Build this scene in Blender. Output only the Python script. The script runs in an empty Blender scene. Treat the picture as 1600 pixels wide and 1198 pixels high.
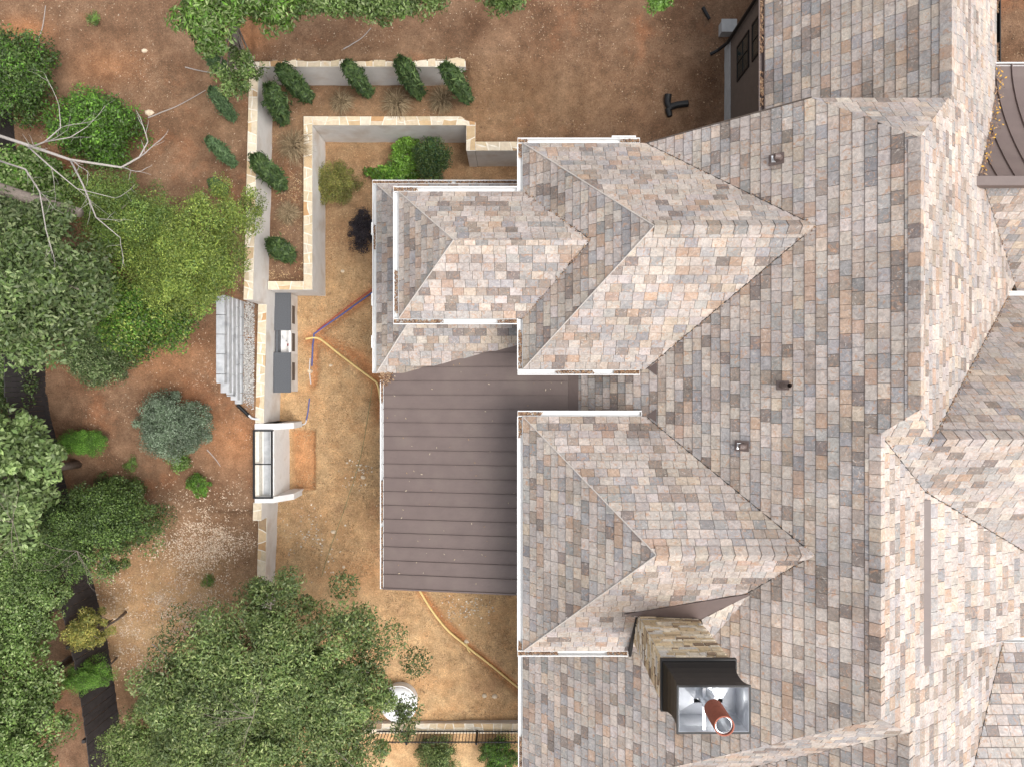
import bpy, math, random
import numpy as np
from mathutils import Vector

# ------------------------------------------------------------------ camera, sky, sun
SC = bpy.context.scene
COL = SC.collection
HC = 25.0          # height of the drone above the lower yard (m)
FP = 1109.0        # focal length in photograph pixels (24 mm equivalent)
cam = bpy.data.cameras.new('camera'); cam.sensor_width = 36.0; cam.lens = FP/1600*36
cam.clip_start = 0.1; cam.clip_end = 2000
co = bpy.data.objects.new('camera', cam); COL.objects.link(co)
co.location = (0, 0, HC); co.rotation_euler = (0, 0, 0); SC.camera = co
SUN_EL, SUN_AZ = math.radians(64), math.radians(116)      # azimuth clockwise from +Y
w = bpy.data.worlds.new('World'); SC.world = w; w.use_nodes = True
nt = w.node_tree
sky = nt.nodes.new('ShaderNodeTexSky'); sky.sky_type = 'NISHITA'; sky.sun_disc = False
sky.sun_elevation = SUN_EL; sky.sun_rotation = SUN_AZ; sky.dust_density = 4.0; sky.ozone_density = 1.0; sky.air_density = 1.0
hs = nt.nodes.new('ShaderNodeHueSaturation'); hs.inputs['Saturation'].default_value = .22      # thin overcast: a nearly white sky
nt.links.new(sky.outputs[0], hs.inputs['Color']); nt.links.new(hs.outputs[0], nt.nodes['Background'].inputs[0]); nt.nodes['Background'].inputs[1].default_value = 0.15
sl = bpy.data.lights.new('sun', 'SUN'); sl.energy = 1.3; sl.angle = math.radians(34); sl.color = (1, .96, .9)
so = bpy.data.objects.new('sun', sl); COL.objects.link(so)
sd = Vector((math.sin(SUN_AZ)*math.cos(SUN_EL), math.cos(SUN_AZ)*math.cos(SUN_EL), math.sin(SUN_EL)))
so.rotation_euler = sd.to_track_quat('Z', 'Y').to_euler()
SC.view_settings.view_transform = 'Standard'; SC.view_settings.look = 'None'
SC.view_settings.gamma = 1; SC.view_settings.use_curve_mapping = False
SC.view_settings.exposure = 0.83

# ------------------------------------------------------------------ helpers
R = random.Random(7)
def P(u, v, z):
    d = HC - z
    return ((u-800)/FP*d, (599-v)/FP*d, z)
def px(x, y, z): return (800+FP*x/(HC-z), 599-FP*y/(HC-z))
def mesh(name, V, F, mat, parent=None, tint=None, smooth=False, kind=None, loc=None):
    me = bpy.data.meshes.new(name); me.from_pydata([tuple(map(float, v)) for v in V], [], F)
    if mat: me.materials.append(mat)
    if tint is not None: set_tint(me, tint)
    if smooth: me.polygons.foreach_set('use_smooth', [True]*len(me.polygons))
    me.update()
    return link(name, me, parent, kind, loc)
def link(name, me, parent=None, kind=None, loc=None):
    o = bpy.data.objects.new(name, me); COL.objects.link(o)
    if parent: o.parent = parent
    if kind: o['kind'] = kind
    if loc: o.location = loc
    return o
def set_tint(me, tint):                      # one RGBA per vertex
    a = me.color_attributes.new('tint', 'FLOAT_COLOR', 'POINT')
    a.data.foreach_set('color', np.asarray(tint, dtype=np.float32).ravel())
def np_mesh(name, V, nper, mat, parent=None, tint=None, kind=None):
    """V (N*nper,3): N separate faces of nper corners each"""
    V = np.asarray(V, dtype=np.float32).reshape(-1, 3); n = len(V); k = n//nper
    me = bpy.data.meshes.new(name)
    me.vertices.add(n); me.vertices.foreach_set('co', V.ravel())
    me.loops.add(n); me.loops.foreach_set('vertex_index', np.arange(n, dtype=np.int32))
    me.polygons.add(k); me.polygons.foreach_set('loop_start', np.arange(0, n, nper, dtype=np.int32))
    me.polygons.foreach_set('loop_total', np.full(k, nper, dtype=np.int32))
    me.update(calc_edges=True); me.materials.append(mat)
    if tint is not None: set_tint(me, tint)
    return link(name, me, parent, kind)
def thing(name, label, cat, loc=(0, 0, 0), group=None):
    o = bpy.data.objects.new(name, None); COL.objects.link(o); o.empty_display_size = .3
    o['label'] = label; o['category'] = cat
    if group: o['group'] = group
    return o
def tag(o, label, cat, group=None):
    o['label'] = label; o['category'] = cat
    if group: o['group'] = group
    return o
BF = [(0,3,2,1),(4,5,6,7),(0,1,5,4),(1,2,6,5),(2,3,7,6),(3,0,4,7)]
def boxv(x0, x1, y0, y1, z0, z1):
    return [(x0,y0,z0),(x1,y0,z0),(x1,y1,z0),(x0,y1,z0),(x0,y0,z1),(x1,y0,z1),(x1,y1,z1),(x0,y1,z1)]
class MB:
    def __init__(s): s.V = []; s.F = []
    def add(s, V, F):
        o = len(s.V); s.V += list(V); s.F += [tuple(i+o for i in f) for f in F]; return s
    def box(s, *a): return s.add(boxv(*a), BF)
    def tube(s, pts, r, n=6, r1=None, cap=True):
        pts = [Vector(p) for p in pts]; m = len(pts); V = []; F = []
        for i, p in enumerate(pts):
            t = (pts[min(i+1, m-1)]-pts[max(i-1, 0)]).normalized()
            a = t.orthogonal().normalized() if i == 0 else (a-t*a.dot(t)).normalized()
            b = t.cross(a); rr = r if r1 is None else r+(r1-r)*i/(m-1)
            for k in range(n):
                q = 2*math.pi*k/n; V.append(p+(a*math.cos(q)+b*math.sin(q))*rr)
        for i in range(m-1):
            for k in range(n):
                F.append((i*n+k, i*n+(k+1)%n, (i+1)*n+(k+1)%n, (i+1)*n+k))
        if cap: F += [tuple(range(n))[::-1], tuple(range((m-1)*n, m*n))]
        return s.add(V, F)
    def bar(s, a, b, w, h):           # rectangular bar from a to b
        a = Vector(a); b = Vector(b); t = (b-a).normalized()
        up = Vector((0,0,1)) if abs(t.z) < .9 else Vector((0,1,0))
        sx = t.cross(up).normalized()*w/2; sy = sx.cross(t).normalized()*h/2
        V = [a-sx-sy, a+sx-sy, a+sx+sy, a-sx+sy, b-sx-sy, b+sx-sy, b+sx+sy, b-sx+sy]
        return s.add(V, BF)
    def build(s, name, mat, parent=None, **k): return mesh(name, s.V, s.F, mat, parent, **k)
def smooth01(t): t = np.clip(t, 0, 1); return t*t*(3-2*t)

# ------------------------------------------------------------------ materials
MT = {}
def mat(name, col, rough=.8, var=.15, scale=8, bump=.2, bscale=60, metal=0, spec=.3, tint=False, dirt=None, dscale=1.5, dthr=(.5,.7), bdist=.01):
    m = bpy.data.materials.new(name); m.use_nodes = True; t = m.node_tree; N = t.nodes; L = t.links
    b = N['Principled BSDF']; b.inputs['Roughness'].default_value = rough; b.inputs['Metallic'].default_value = metal
    b.inputs['Specular IOR Level'].default_value = spec
    g = N.new('ShaderNodeNewGeometry')
    n = N.new('ShaderNodeTexNoise'); n.inputs['Scale'].default_value = scale; n.inputs['Detail'].default_value = 8; n.inputs['Roughness'].default_value = .65
    L.new(g.outputs['Position'], n.inputs['Vector'])
    mr = N.new('ShaderNodeMapRange'); mr.inputs[1].default_value = .3; mr.inputs[2].default_value = .7
    mr.inputs[3].default_value = 1-var; mr.inputs[4].default_value = 1+var; L.new(n.outputs[0], mr.inputs[0])
    mul = N.new('ShaderNodeMix'); mul.data_type = 'RGBA'; mul.blend_type = 'MULTIPLY'; mul.inputs[0].default_value = 1
    if tint:
        a = N.new('ShaderNodeAttribute'); a.attribute_name = 'tint'; L.new(a.outputs['Color'], mul.inputs[6])
    else: mul.inputs[6].default_value = (*col, 1)
    L.new(mr.outputs[0], mul.inputs[7]); out = mul.outputs[2]
    if dirt:
        n2 = N.new('ShaderNodeTexNoise'); n2.inputs['Scale'].default_value = dscale; n2.inputs['Detail'].default_value = 6
        L.new(g.outputs['Position'], n2.inputs['Vector'])
        r2 = N.new('ShaderNodeMapRange'); r2.inputs[1].default_value = dthr[0]; r2.inputs[2].default_value = dthr[1]; L.new(n2.outputs[0], r2.inputs[0])
        mx = N.new('ShaderNodeMix'); mx.data_type = 'RGBA'; mx.inputs[7].default_value = (*dirt, 1); L.new(out, mx.inputs[6])
        f = r2.outputs[0]
        if tint:
            mm = N.new('ShaderNodeMath'); mm.operation = 'MULTIPLY'; L.new(f, mm.inputs[0]); L.new(a.outputs['Alpha'], mm.inputs[1]); f = mm.outputs[0]
        L.new(f, mx.inputs[0]); out = mx.outputs[2]
    L.new(out, b.inputs['Base Color'])
    if bump:
        n3 = N.new('ShaderNodeTexNoise'); n3.inputs['Scale'].default_value = bscale; n3.inputs['Detail'].default_value = 5
        L.new(g.outputs['Position'], n3.inputs['Vector'])
        bp = N.new('ShaderNodeBump'); bp.inputs['Strength'].default_value = bump; bp.inputs['Distance'].default_value = bdist
        L.new(n3.outputs[0], bp.inputs['Height']); L.new(bp.outputs[0], b.inputs['Normal'])
    MT[name] = m; return m
def leafmat(name, trans=.3, rough=.45):
    m = bpy.data.materials.new(name); m.use_nodes = True; t = m.node_tree; N = t.nodes; L = t.links
    b = N['Principled BSDF']; b.inputs['Roughness'].default_value = rough; b.inputs['Specular IOR Level'].default_value = .35
    a = N.new('ShaderNodeAttribute'); a.attribute_name = 'tint'; L.new(a.outputs['Color'], b.inputs['Base Color'])
    tr = N.new('ShaderNodeBsdfTranslucent'); L.new(a.outputs['Color'], tr.inputs['Color'])
    mx = N.new('ShaderNodeMixShader'); mx.inputs[0].default_value = trans
    L.new(b.outputs[0], mx.inputs[1]); L.new(tr.outputs[0], mx.inputs[2]); L.new(mx.outputs[0], N['Material Output'].inputs['Surface'])
    MT[name] = m; return m
def tile_mat():
    m = bpy.data.materials.new('tile'); m.use_nodes = True; t = m.node_tree; N = t.nodes; L = t.links
    b = N['Principled BSDF']; b.inputs['Roughness'].default_value = .58; b.inputs['Specular IOR Level'].default_value = .45
    g = N.new('ShaderNodeNewGeometry'); a = N.new('ShaderNodeAttribute'); a.attribute_name = 'tint'
    # every tile reads its own piece of the noise: shift the lookup by the tile's random number
    ml = N.new('ShaderNodeVectorMath'); ml.operation = 'SCALE'; ml.inputs[0].default_value = (371., 173., 57.); L.new(a.outputs['Alpha'], ml.inputs['Scale'])
    ad = N.new('ShaderNodeVectorMath'); ad.operation = 'ADD'; L.new(g.outputs['Position'], ad.inputs[0]); L.new(ml.outputs[0], ad.inputs[1])
    def noise(s, d, r, dis=0):
        n = N.new('ShaderNodeTexNoise'); n.inputs['Scale'].default_value = s; n.inputs['Detail'].default_value = d; n.inputs['Roughness'].default_value = r; n.inputs['Distortion'].default_value = dis
        L.new(ad.outputs[0], n.inputs['Vector']); return n.outputs[0]
    def mr(x, a0, a1, b0=0, b1=1):
        r = N.new('ShaderNodeMapRange'); r.inputs[1].default_value = a0; r.inputs[2].default_value = a1; r.inputs[3].default_value = b0; r.inputs[4].default_value = b1
        L.new(x, r.inputs[0]); return r.outputs[0]
    def mix(f, c0, c1, mode='MIX'):
        x = N.new('ShaderNodeMix'); x.data_type = 'RGBA'; x.blend_type = mode
        for k, c in ((0, f), (6, c0), (7, c1)):
            if isinstance(c, tuple): x.inputs[k].default_value = (*c, 1)
            elif isinstance(c, (int, float)): x.inputs[k].default_value = c
            else: L.new(c, x.inputs[k])
        return x.outputs[2]
    c = mix(1.0, a.outputs['Color'], mr(noise(9, 6, .6, 1.2), .3, .7, .72, 1.28), 'MULTIPLY')
    c = mix(1.0, c, mr(noise(55, 4, .7), .3, .7, .86, 1.14), 'MULTIPLY')
    c = mix(mr(noise(6, 5, .6, 2.0), .54, .68, 0, .85), c, (.40,.235,.15))
    c = mix(mr(noise(5.5, 5, .6, 2.5), .57, .70, 0, .7), c, (.22,.22,.232))
    c = mix(mr(noise(7, 6, .55, 3.0), .59, .67, 0, .6), c, (.56,.505,.455))
    lf = N.new('ShaderNodeTexNoise'); lf.inputs['Scale'].default_value = .7; lf.inputs['Detail'].default_value = 5; L.new(g.outputs['Position'], lf.inputs['Vector'])
    c = mix(1.0, c, mr(lf.outputs[0], .35, .65, .88, 1.12), 'MULTIPLY')
    L.new(c, b.inputs['Base Color'])
    bp = N.new('ShaderNodeBump'); bp.inputs['Strength'].default_value = .4; bp.inputs['Distance'].default_value = .012
    L.new(noise(45, 6, .7), bp.inputs['Height']); L.new(bp.outputs[0], b.inputs['Normal'])
    MT['tile'] = m
tile_mat()
mat('underlay', (.055,.05,.045), .95, .2, 20)
mat('hip_metal', (.50,.46,.42), .5, .1, 5, .05)
mat('brown_metal', (.128,.094,.085), .5, .10, 2.5, .04, 20, spec=.5, dirt=(.15,.115,.10), dscale=1.6, dthr=(.5,.8))
mat('white_metal', (.64,.64,.635), .4, .05, 6, .03, spec=.5)
mat('stucco', (.66,.635,.61), .9, .07, 3, .35, 120, dirt=(.50,.42,.35), dscale=1.4, dthr=(.5,.8))
mat('stucco_white', (.72,.71,.70), .9, .08, 3, .3, 120, dirt=(.55,.52,.48), dscale=3, dthr=(.55,.8))
mat('mortar', (.70,.655,.57), .95, .12, 12, .4, 100)
mat('flag', (.6,.5,.36), .85, .14, 9, .5, 60, tint=True, dirt=(.50,.34,.17), dscale=5, dthr=(.55,.8))
mat('ledge', (.45,.38,.26), .9, .22, 18, .6, 70, tint=True, dirt=(.20,.15,.10), dscale=9, dthr=(.6,.85))
mat('black_metal', (.009,.009,.010), .5, .1, 5, .03, spec=.35)
mat('silver', (.66,.675,.70), .3, .12, 4, .05, 20, metal=.75)
mat('terracotta', (.30,.095,.06), .7, .15, 12, .2)
mat('counter', (.085,.09,.10), .55, .25, 40, .1, 150)
mat('siding', (.115,.09,.075), .8, .1, 6, .15)
mat('foundation', (.36,.36,.36), .9, .12, 6, .3)
mat('glass', (.02,.03,.03), .08, .1, 2, 0, spec=.8)
mat('wood_dark', (.040,.036,.037), .75, .25, 5, .15, 30)
mat('concrete_block', (.42,.43,.445), .9, .14, 7, .4, 90, dirt=(.26,.27,.29), dscale=3, dthr=(.52,.75))
mat('bark', (.20,.165,.14), .9, .3, 20, .6, 40)
mat('dead_wood', (.34,.31,.285), .85, .2, 25, .4, 50)
mat('hose_yellow', (.74,.56,.24), .5, .08, 6, 0)
mat('pipe_blue', (.085,.11,.30), .45, .08, 6, 0)
mat('pipe_red', (.40,.06,.06), .45, .08, 6, 0)
mat('pvc', (.55,.56,.58), .4, .08, 6, 0)
mat('string_green', (.12,.20,.10), .6, .1, 6, 0)
mat('litter', (.3,.2,.12), .9, .2, 30, 0, tint=True)
mat('rock', (.60,.49,.36), .9, .2, 12, .5, 50)
mat('white_plastic', (.75,.76,.77), .35, .05, 4, 0, spec=.5)
leafmat('leaf'); leafmat('needle', .15, .6)

# ground: soil colour comes from per-vertex weights (tan fill / red clay / pale chips) plus noise
def soil():
    m = bpy.data.materials.new('soil'); m.use_nodes = True; t = m.node_tree; N = t.nodes; L = t.links
    b = N['Principled BSDF']; b.inputs['Roughness'].default_value = .95; b.inputs['Specular IOR Level'].default_value = .1
    g = N.new('ShaderNodeNewGeometry'); a = N.new('ShaderNodeAttribute'); a.attribute_name = 'tint'
    sp = N.new('ShaderNodeSeparateColor'); L.new(a.outputs['Color'], sp.inputs[0])
    def noise(s, d=8, r=.65):
        n = N.new('ShaderNodeTexNoise'); n.inputs['Scale'].default_value = s; n.inputs['Detail'].default_value = d; n.inputs['Roughness'].default_value = r
        L.new(g.outputs['Position'], n.inputs['Vector']); return n.outputs[0]
    def mr(x, a0, a1, b0=0, b1=1):
        r = N.new('ShaderNodeMapRange'); r.inputs[1].default_value = a0; r.inputs[2].default_value = a1; r.inputs[3].default_value = b0; r.inputs[4].default_value = b1
        L.new(x, r.inputs[0]); return r.outputs[0]
    def mix(f, c0, c1, mode='MIX'):
        x = N.new('ShaderNodeMix'); x.data_type = 'RGBA'; x.blend_type = mode
        for s, c in ((0, f), (6, c0), (7, c1)):
            if isinstance(c, tuple): x.inputs[s].default_value = (*c, 1)
            elif isinstance(c, (int, float)): x.inputs[s].default_value = c
            else: L.new(c, x.inputs[s])
        return x.outputs[2]
    def math_(op, x, y):
        q = N.new('ShaderNodeMath'); q.operation = op
        for i, c in enumerate((x, y)):
            if isinstance(c, (int, float)): q.inputs[i].default_value = c
            else: L.new(c, q.inputs[i])
        return q.outputs[0]
    base = mix(mr(noise(.7), .38, .62), (.14,.077,.045), (.215,.130,.08))        # mulchy upper ground
    tan = mix(mr(noise(1.1), .35, .65), (.50,.295,.145), (.53,.365,.20))          # sandy fill of the lower yard
    c = mix(sp.outputs[0], base, tan)
    clay = math_('MULTIPLY', mr(noise(.55, 5), .55, .68), .55)
    c = mix(clay, c, (.30,.13,.065))
    c = mix(sp.outputs[1], c, (.46,.20,.085))
    chip = mr(noise(38, 4, .8), .56, .66)
    chipw = math_('MULTIPLY', chip, math_('ADD', math_('MULTIPLY', mr(noise(.9, 4), .45, .65), .45), sp.outputs[2]))
    c = mix(math_('MINIMUM', chipw, 1.0), c, (.50,.38,.27))
    c = mix(1.0, c, mr(noise(22, 8, .8), .3, .7, .55, 1.45), 'MULTIPLY')
    c = mix(1.0, c, mr(noise(2.6, 6, .7), .32, .68, .74, 1.24), 'MULTIPLY')
    c = mix(1.0, c, mr(noise(75, 4, .8), .3, .7, .6, 1.4), 'MULTIPLY')
    L.new(c, b.inputs['Base Color'])
    bp = N.new('ShaderNodeBump'); bp.inputs['Strength'].default_value = 1.0; bp.inputs['Distance'].default_value = .035
    L.new(noise(28, 8, .75), bp.inputs['Height']); L.new(bp.outputs[0], b.inputs['Normal'])
    MT['soil'] = m
soil()

# ------------------------------------------------------------------ ground
def xin(y): return -8.13+.025*np.clip(y, -7, 11)            # east face of the west wall
YN0, YN1 = 9.83, 10.18                                      # north wall
def wtop(y): return np.interp(y, [-14,-9,-6.7,-6.45,-4.4,-4.15,2.45,2.7,12], [.45,.55,.8,1.08,1.08,1.66,1.66,2.88,2.93])
def hgt(x, y):
    x = np.asarray(x, float); y = np.asarray(y, float)
    # upper ground to the west
    d = xin(y)-.15-x
    far = np.interp(y, [-30,-9,-5,-2,0,3,12,30], [.6,1.0,1.5,2.1,2.55,2.8,3.0,3.2])
    hw = (wtop(y)-.1)+(far-(wtop(y)-.1))*smooth01((d-.35)/3.0)
    band = (y > -.35) & (y < 2.75)
    hw = np.where(band, np.where(d > .98, 2.60, 1.52), hw)
    soft = smooth01((-.35-y)/1.6)
    hw = np.where((y <= -.35) & (d > .9), 2.5+(hw-2.5)*np.maximum(soft, 0), hw)
    # upper ground to the north and north-east
    hn = np.full_like(x, 2.95)
    tr = 1.58+1.4*smooth01((y-8.2)/2.0)
    hn = np.where(y < 10.4, tr+(2.98-tr)*smooth01((x+.4)/4.5), hn)
    h = np.zeros_like(x)
    west = x < xin(y)-.15
    north = y >= 10.0
    planter = (~west) & (~north) & (((x < -6.7) & (y > 3.2)) | ((y > 8.6) & (x < -1.35)))
    pz = 1.52+(hn-1.52)*smooth01((x+2.3)/1.1)
    ne = (~west) & (~north) & (x >= -1.35) & (y > 7.78)
    ne2 = (x > 1.2) & (y > 5.5) & (~north)
    h = np.where(planter, pz, h); h = np.where(ne | ne2, hn, h); h = np.where(north, hn, h); h = np.where(west, hw, h)
    # lower yard: dug pit and pipe trenches
    def seg(a, b, wd):
        ax, ay = a; bx, by = b; L2 = (bx-ax)**2+(by-ay)**2
        t = np.clip(((x-ax)*(bx-ax)+(y-ay)*(by-ay))/L2, 0, 1)
        return np.exp(-(((x-ax-t*(bx-ax))**2+(y-ay-t*(by-ay))**2)/wd**2))
    clay = np.zeros_like(x)
    low = (h == 0)
    tr = 0
    for pl, wd in TRENCH:
        for a, b in zip(pl[:-1], pl[1:]): tr = np.maximum(tr, seg(a, b, wd))
    pit = ((x > -7.76) & (x < -6.98) & (y < -1.68) & (y > -3.72)).astype(float)
    h = np.where(low, -.20*tr-.30*pit, h)
    h = np.where(low & (y < -12.15) & (x > -8), -.35, h)
    clay = np.where(low, np.maximum(tr*.9, pit*.6), 0)
    return h, clay, low
def pxy(u, v, z=0): return P(u, v, z)[:2]
TRENCH = [([pxy(583,455), pxy(494,522), pxy(489,600)], .16), ([pxy(484,530), pxy(500,531), pxy(560,560), pxy(592,597), pxy(598,650)], .30),
          ([pxy(655,922), pxy(690,968), pxy(735,1012), pxy(812,1078)], .15)]
def axis(lo, hi, st): return np.concatenate([[-900,-300,-120,-60,lo-12,lo-4], np.arange(lo, hi, st), [hi+4,hi+12,60,120,300,900]])
gx = axis(-20, 17, .1); gy = axis(-17, 16, .1)
GX, GY = np.meshgrid(gx, gy); GH, GC, GL = hgt(GX, GY)
rs = np.random.RandomState(3)
def vnoise(x, y, s, seed):
    r = np.random.RandomState(seed); T = r.rand(64, 64); a = x/s; b = y/s; i = np.floor(a).astype(int); j = np.floor(b).astype(int)
    fa = a-i; fb = b-j; fa = fa*fa*(3-2*fa); fb = fb*fb*(3-2*fb); g = lambda p, q: T[p % 64, q % 64]
    return (g(i,j)*(1-fa)+g(i+1,j)*fa)*(1-fb)+(g(i,j+1)*(1-fa)+g(i+1,j+1)*fa)*fb
GH = GH+(vnoise(GX, GY, 1.3, 1)-.5)*.10+(vnoise(GX, GY, .35, 2)-.5)*.05
def blob(cu, cv, ru, rv, z): 
    c = P(cu, cv, z); k = (HC-z)/FP
    return np.exp(-(((GX-c[0])/(ru*k))**2+((GY-c[1])/(rv*k))**2))
tanw = np.where(GL, .95-.55*smooth01((GY-3.2)/2.2), 0.0)
tanw = np.maximum(tanw, .85*blob(260, 960, 130, 110, 1)); tanw = np.maximum(tanw, .3*blob(650, 190, 250, 60, 1.6))
clay = np.maximum(GC, .6*blob(35, 50, 40, 22, 3)); clay = np.maximum(clay, .45*blob(385, 55, 40, 30, 3)); clay = np.maximum(clay, .5*blob(370, 690, 45, 45, 1.6))
clay = np.maximum(clay, .35*blob(560, 890, 50, 40, 0)); clay = np.maximum(clay, .35*blob(250, 560, 90, 40, 2.5)); clay = np.maximum(clay, .3*blob(170, 100, 60, 30, 3))
chips = np.maximum(.9*blob(375, 845, 32, 45, 1.2), .6*blob(230, 950, 110, 90, 1)); chips = np.maximum(chips, .45*blob(220, 130, 110, 80, 3))
chips = np.maximum(chips, np.where(GL, .12, .05))
tint = np.stack([tanw, clay, chips, np.ones_like(clay)], -1).reshape(-1, 4)
nxv, nyv = len(gx), len(gy)
I = (np.arange(nyv-1)[:, None]*nxv+np.arange(nxv-1)[None, :]).ravel()
me = bpy.data.meshes.new('ground')
V = np.stack([GX, GY, GH], -1).reshape(-1, 3).astype(np.float32)
FQ = np.stack([I, I+1, I+nxv+1, I+nxv], -1).astype(np.int32)
me.vertices.add(len(V)); me.vertices.foreach_set('co', V.ravel()); me.loops.add(FQ.size); me.loops.foreach_set('vertex_index', FQ.ravel())
me.polygons.add(len(FQ)); me.polygons.foreach_set('loop_start', np.arange(0, FQ.size, 4, dtype=np.int32)); me.polygons.foreach_set('loop_total', np.full(len(FQ), 4, dtype=np.int32))
me.polygons.foreach_set('use_smooth', np.ones(len(FQ), bool)); me.update(calc_edges=True); me.materials.append(MT['soil']); set_tint(me, tint)
link('ground', me, None, 'structure')
def gz(x, y):
    h = hgt(np.array([x]), np.array([y]))[0][0]
    return float(h+(vnoise(np.array([x]), np.array([y]), 1.3, 1)[0]-.5)*.10+(vnoise(np.array([x]), np.array([y]), .35, 2)[0]-.5)*.05)
def ground_at(u, v, z0=1.5):
    z = z0
    for _ in range(6): x, y, _z = P(u, v, z); z = gz(x, y)
    return (x, y, z)

# ------------------------------------------------------------------ house
EAVE = 7.24
house = thing('house', 'large house with multicoloured slate shingle hip roofs and white gutters', 'house')
house.location = (0, 0, 0)
class Pl:
    def __init__(s, A, B, C): s.A, s.B, s.C = A, B, C
    def z(s, x, y): return s.A+s.B*x+s.C*y
W = Pl(4.0, .97, 0); TW = Pl(-.40, 1.115, 0); E1 = Pl(19.25, -1, 0)
NH = Pl(11.51+1.076*4.67, 0, -1.076); F_ = Pl(16.81, -.8, 0); G_ = Pl(9.68+.5*8.91, -.5, 0)
PS = Pl(11.02+1.2*6.59, 0, 1.2); W2 = Pl(1.96, 1, 0); Q_ = Pl(6.7-.5*6.67, 0, -.5)
ES = Pl(12.01, 0, 1); EN = Pl(10.91-1.45*1.1, 0, -1.45); R_ = Pl(7.95-1.27*4.83, 0, 1.27)
def hip_block(x0, yn, ys, ax, ry, rz, ez):
    """planes (west, north, south) of a hip block whose ridge runs east"""
    pw = (rz-ez)/(ax-x0); pn = (rz-ez)/(yn-ry); ps = (rz-ez)/(ry-ys)
    return Pl(ez-pw*x0, pw, 0), Pl(ez+pn*yn, 0, -pn), Pl(ez-ps*ys, 0, ps)
CB = dict(x0=.27, yn=6.0, ys=.352, ax=2.973, ry=3.288, rz=10.15)
DB = dict(x0=.27, yn=-.817, ys=-6.68, ax=3.017, ry=-3.58, rz=10.13)
BB = dict(x0=-2.834, yn=4.788, ys=1.618, ax=-1.324, ry=3.253, rz=8.87)
slopes = []
def slope(nm, pl, poly, **k): slopes.append((nm, pl, poly, k))
VX = (EAVE-4)/.97
for nm, b in (('c', CB), ('d', DB)):
    w_, n_, s_ = hip_block(ez=EAVE, **b); ve = (b['rz']-4)/.97
    b['pl'] = (w_, n_, s_)
    slope(nm+'w', w_, [(b['x0'], b['ys']), (b['ax'], b['ry']), (b['x0'], b['yn'])])
    slope(nm+'n', n_, [(b['x0'], b['yn']), (b['ax'], b['ry']), (ve+.02, b['ry']), (VX+.02, b['yn'])])
    slope(nm+'s', s_, [(b['x0'], b['ys']), (VX+.02, b['ys']), (ve+.02, b['ry']), (b['ax'], b['ry'])])
b = BB; w_, n_, s_ = hip_block(ez=EAVE, **b); b['pl'] = (w_, n_, s_)
cw = CB['pl'][0]; vx = (b['rz']-cw.A)/cw.B
slope('bw', w_, [(b['x0'], b['ys']), (b['ax'], b['ry']), (b['x0'], b['yn'])])
slope('bn', n_, [(b['x0'], b['yn']), (b['ax'], b['ry']), (vx, b['ry']), (.3, b['yn'])])
slope('bs', s_, [(b['x0'], b['ys']), (.3, b['ys']), (vx, b['ry']), (b['ax'], b['ry'])])
# lower skirt roof round block B
AW = Pl(4.9+.85*3.84, .85, 0); AS = Pl(4.9-.65*.29, 0, .65); AN = Pl(4.9+.85*5.64, 0, -.85)
hx = lambda r: -3.84+r/.85
slope('aw', AW, [(-3.84, .29), (hx(1.1), .29+1.1/.65), (hx(1.1), 5.64-1.1/.85), (-3.84, 5.64)])
slope('as', AS, [(-3.84, .29), (.4, .29), (.4, .29+1.1/.65), (hx(1.1), .29+1.1/.65)])
slope('an', AN, [(-3.84, 5.64), (hx(1.1), 5.64-1.1/.85), (.4, 5.64-1.1/.85), (.4, 5.64)])
YR = 5.98
slope('w', W, [(7.74, 4.67), (7.74, -.5), (7.24, -.99), (7.24, -6.59), (.317, -12.18), (.317, YR), (6.29, YR)])
slope('tw', TW, [(6.475, YR-.3), (9.29, YR-.3), (9.29, 14), (6.475, 14)])
slope('nh', NH, [(6.29, YR), (7.74, 4.67), (9.15, YR)])
slope('e1', E1, [(7.74, -.5), (8.34, -1.1), (14.6, 3.22), (14.6, 6), (9.29, 6), (9.15, YR), (7.74, 4.67)])
slope('te', E1, [(9.29, 6), (12.33, 6), (12.33, 14), (9.29, 14)])
slope('es', ES, [(7.74, -.5), (7.24, -.99), (8.91, -2.33), (14.5, -5.12), (14.5, -1.1), (8.34, -1.1)])
slope('en', EN, [(8.34, -1.1), (14.5, -1.1), (14.5, 2.35), (13.34, 2.35)])
slope('f', F_, [(7.24, -.99), (8.91, -2.33), (13, -5.6), (13, -14), (8.25, -14), (8.25, -7.265), (7.24, -6.59)])
slope('g', G_, [(8.91, -2.33), (13.8, -4.78), (13.8, -6.03), (8.91, -6.03)])
slope('ps', PS, [(7.24, -6.59), (8.25, -7.265), (3, -11.64), (1, -13.3), (.317, -12.18)])
slope('w2', W2, [(8.25, -7.265), (8.25, -14), (1.0, -14), (1.0, -13.3), (3, -11.64)])
slope('q', Q_, [(12.64, -6.67), (15.5, -6.67), (15.5, -12), (9.3, -12)])
slope('r', R_, [(11.3, 4.83), (14.24, 2.5), (15.5, 2.5), (15.5, 4.83)])

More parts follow.
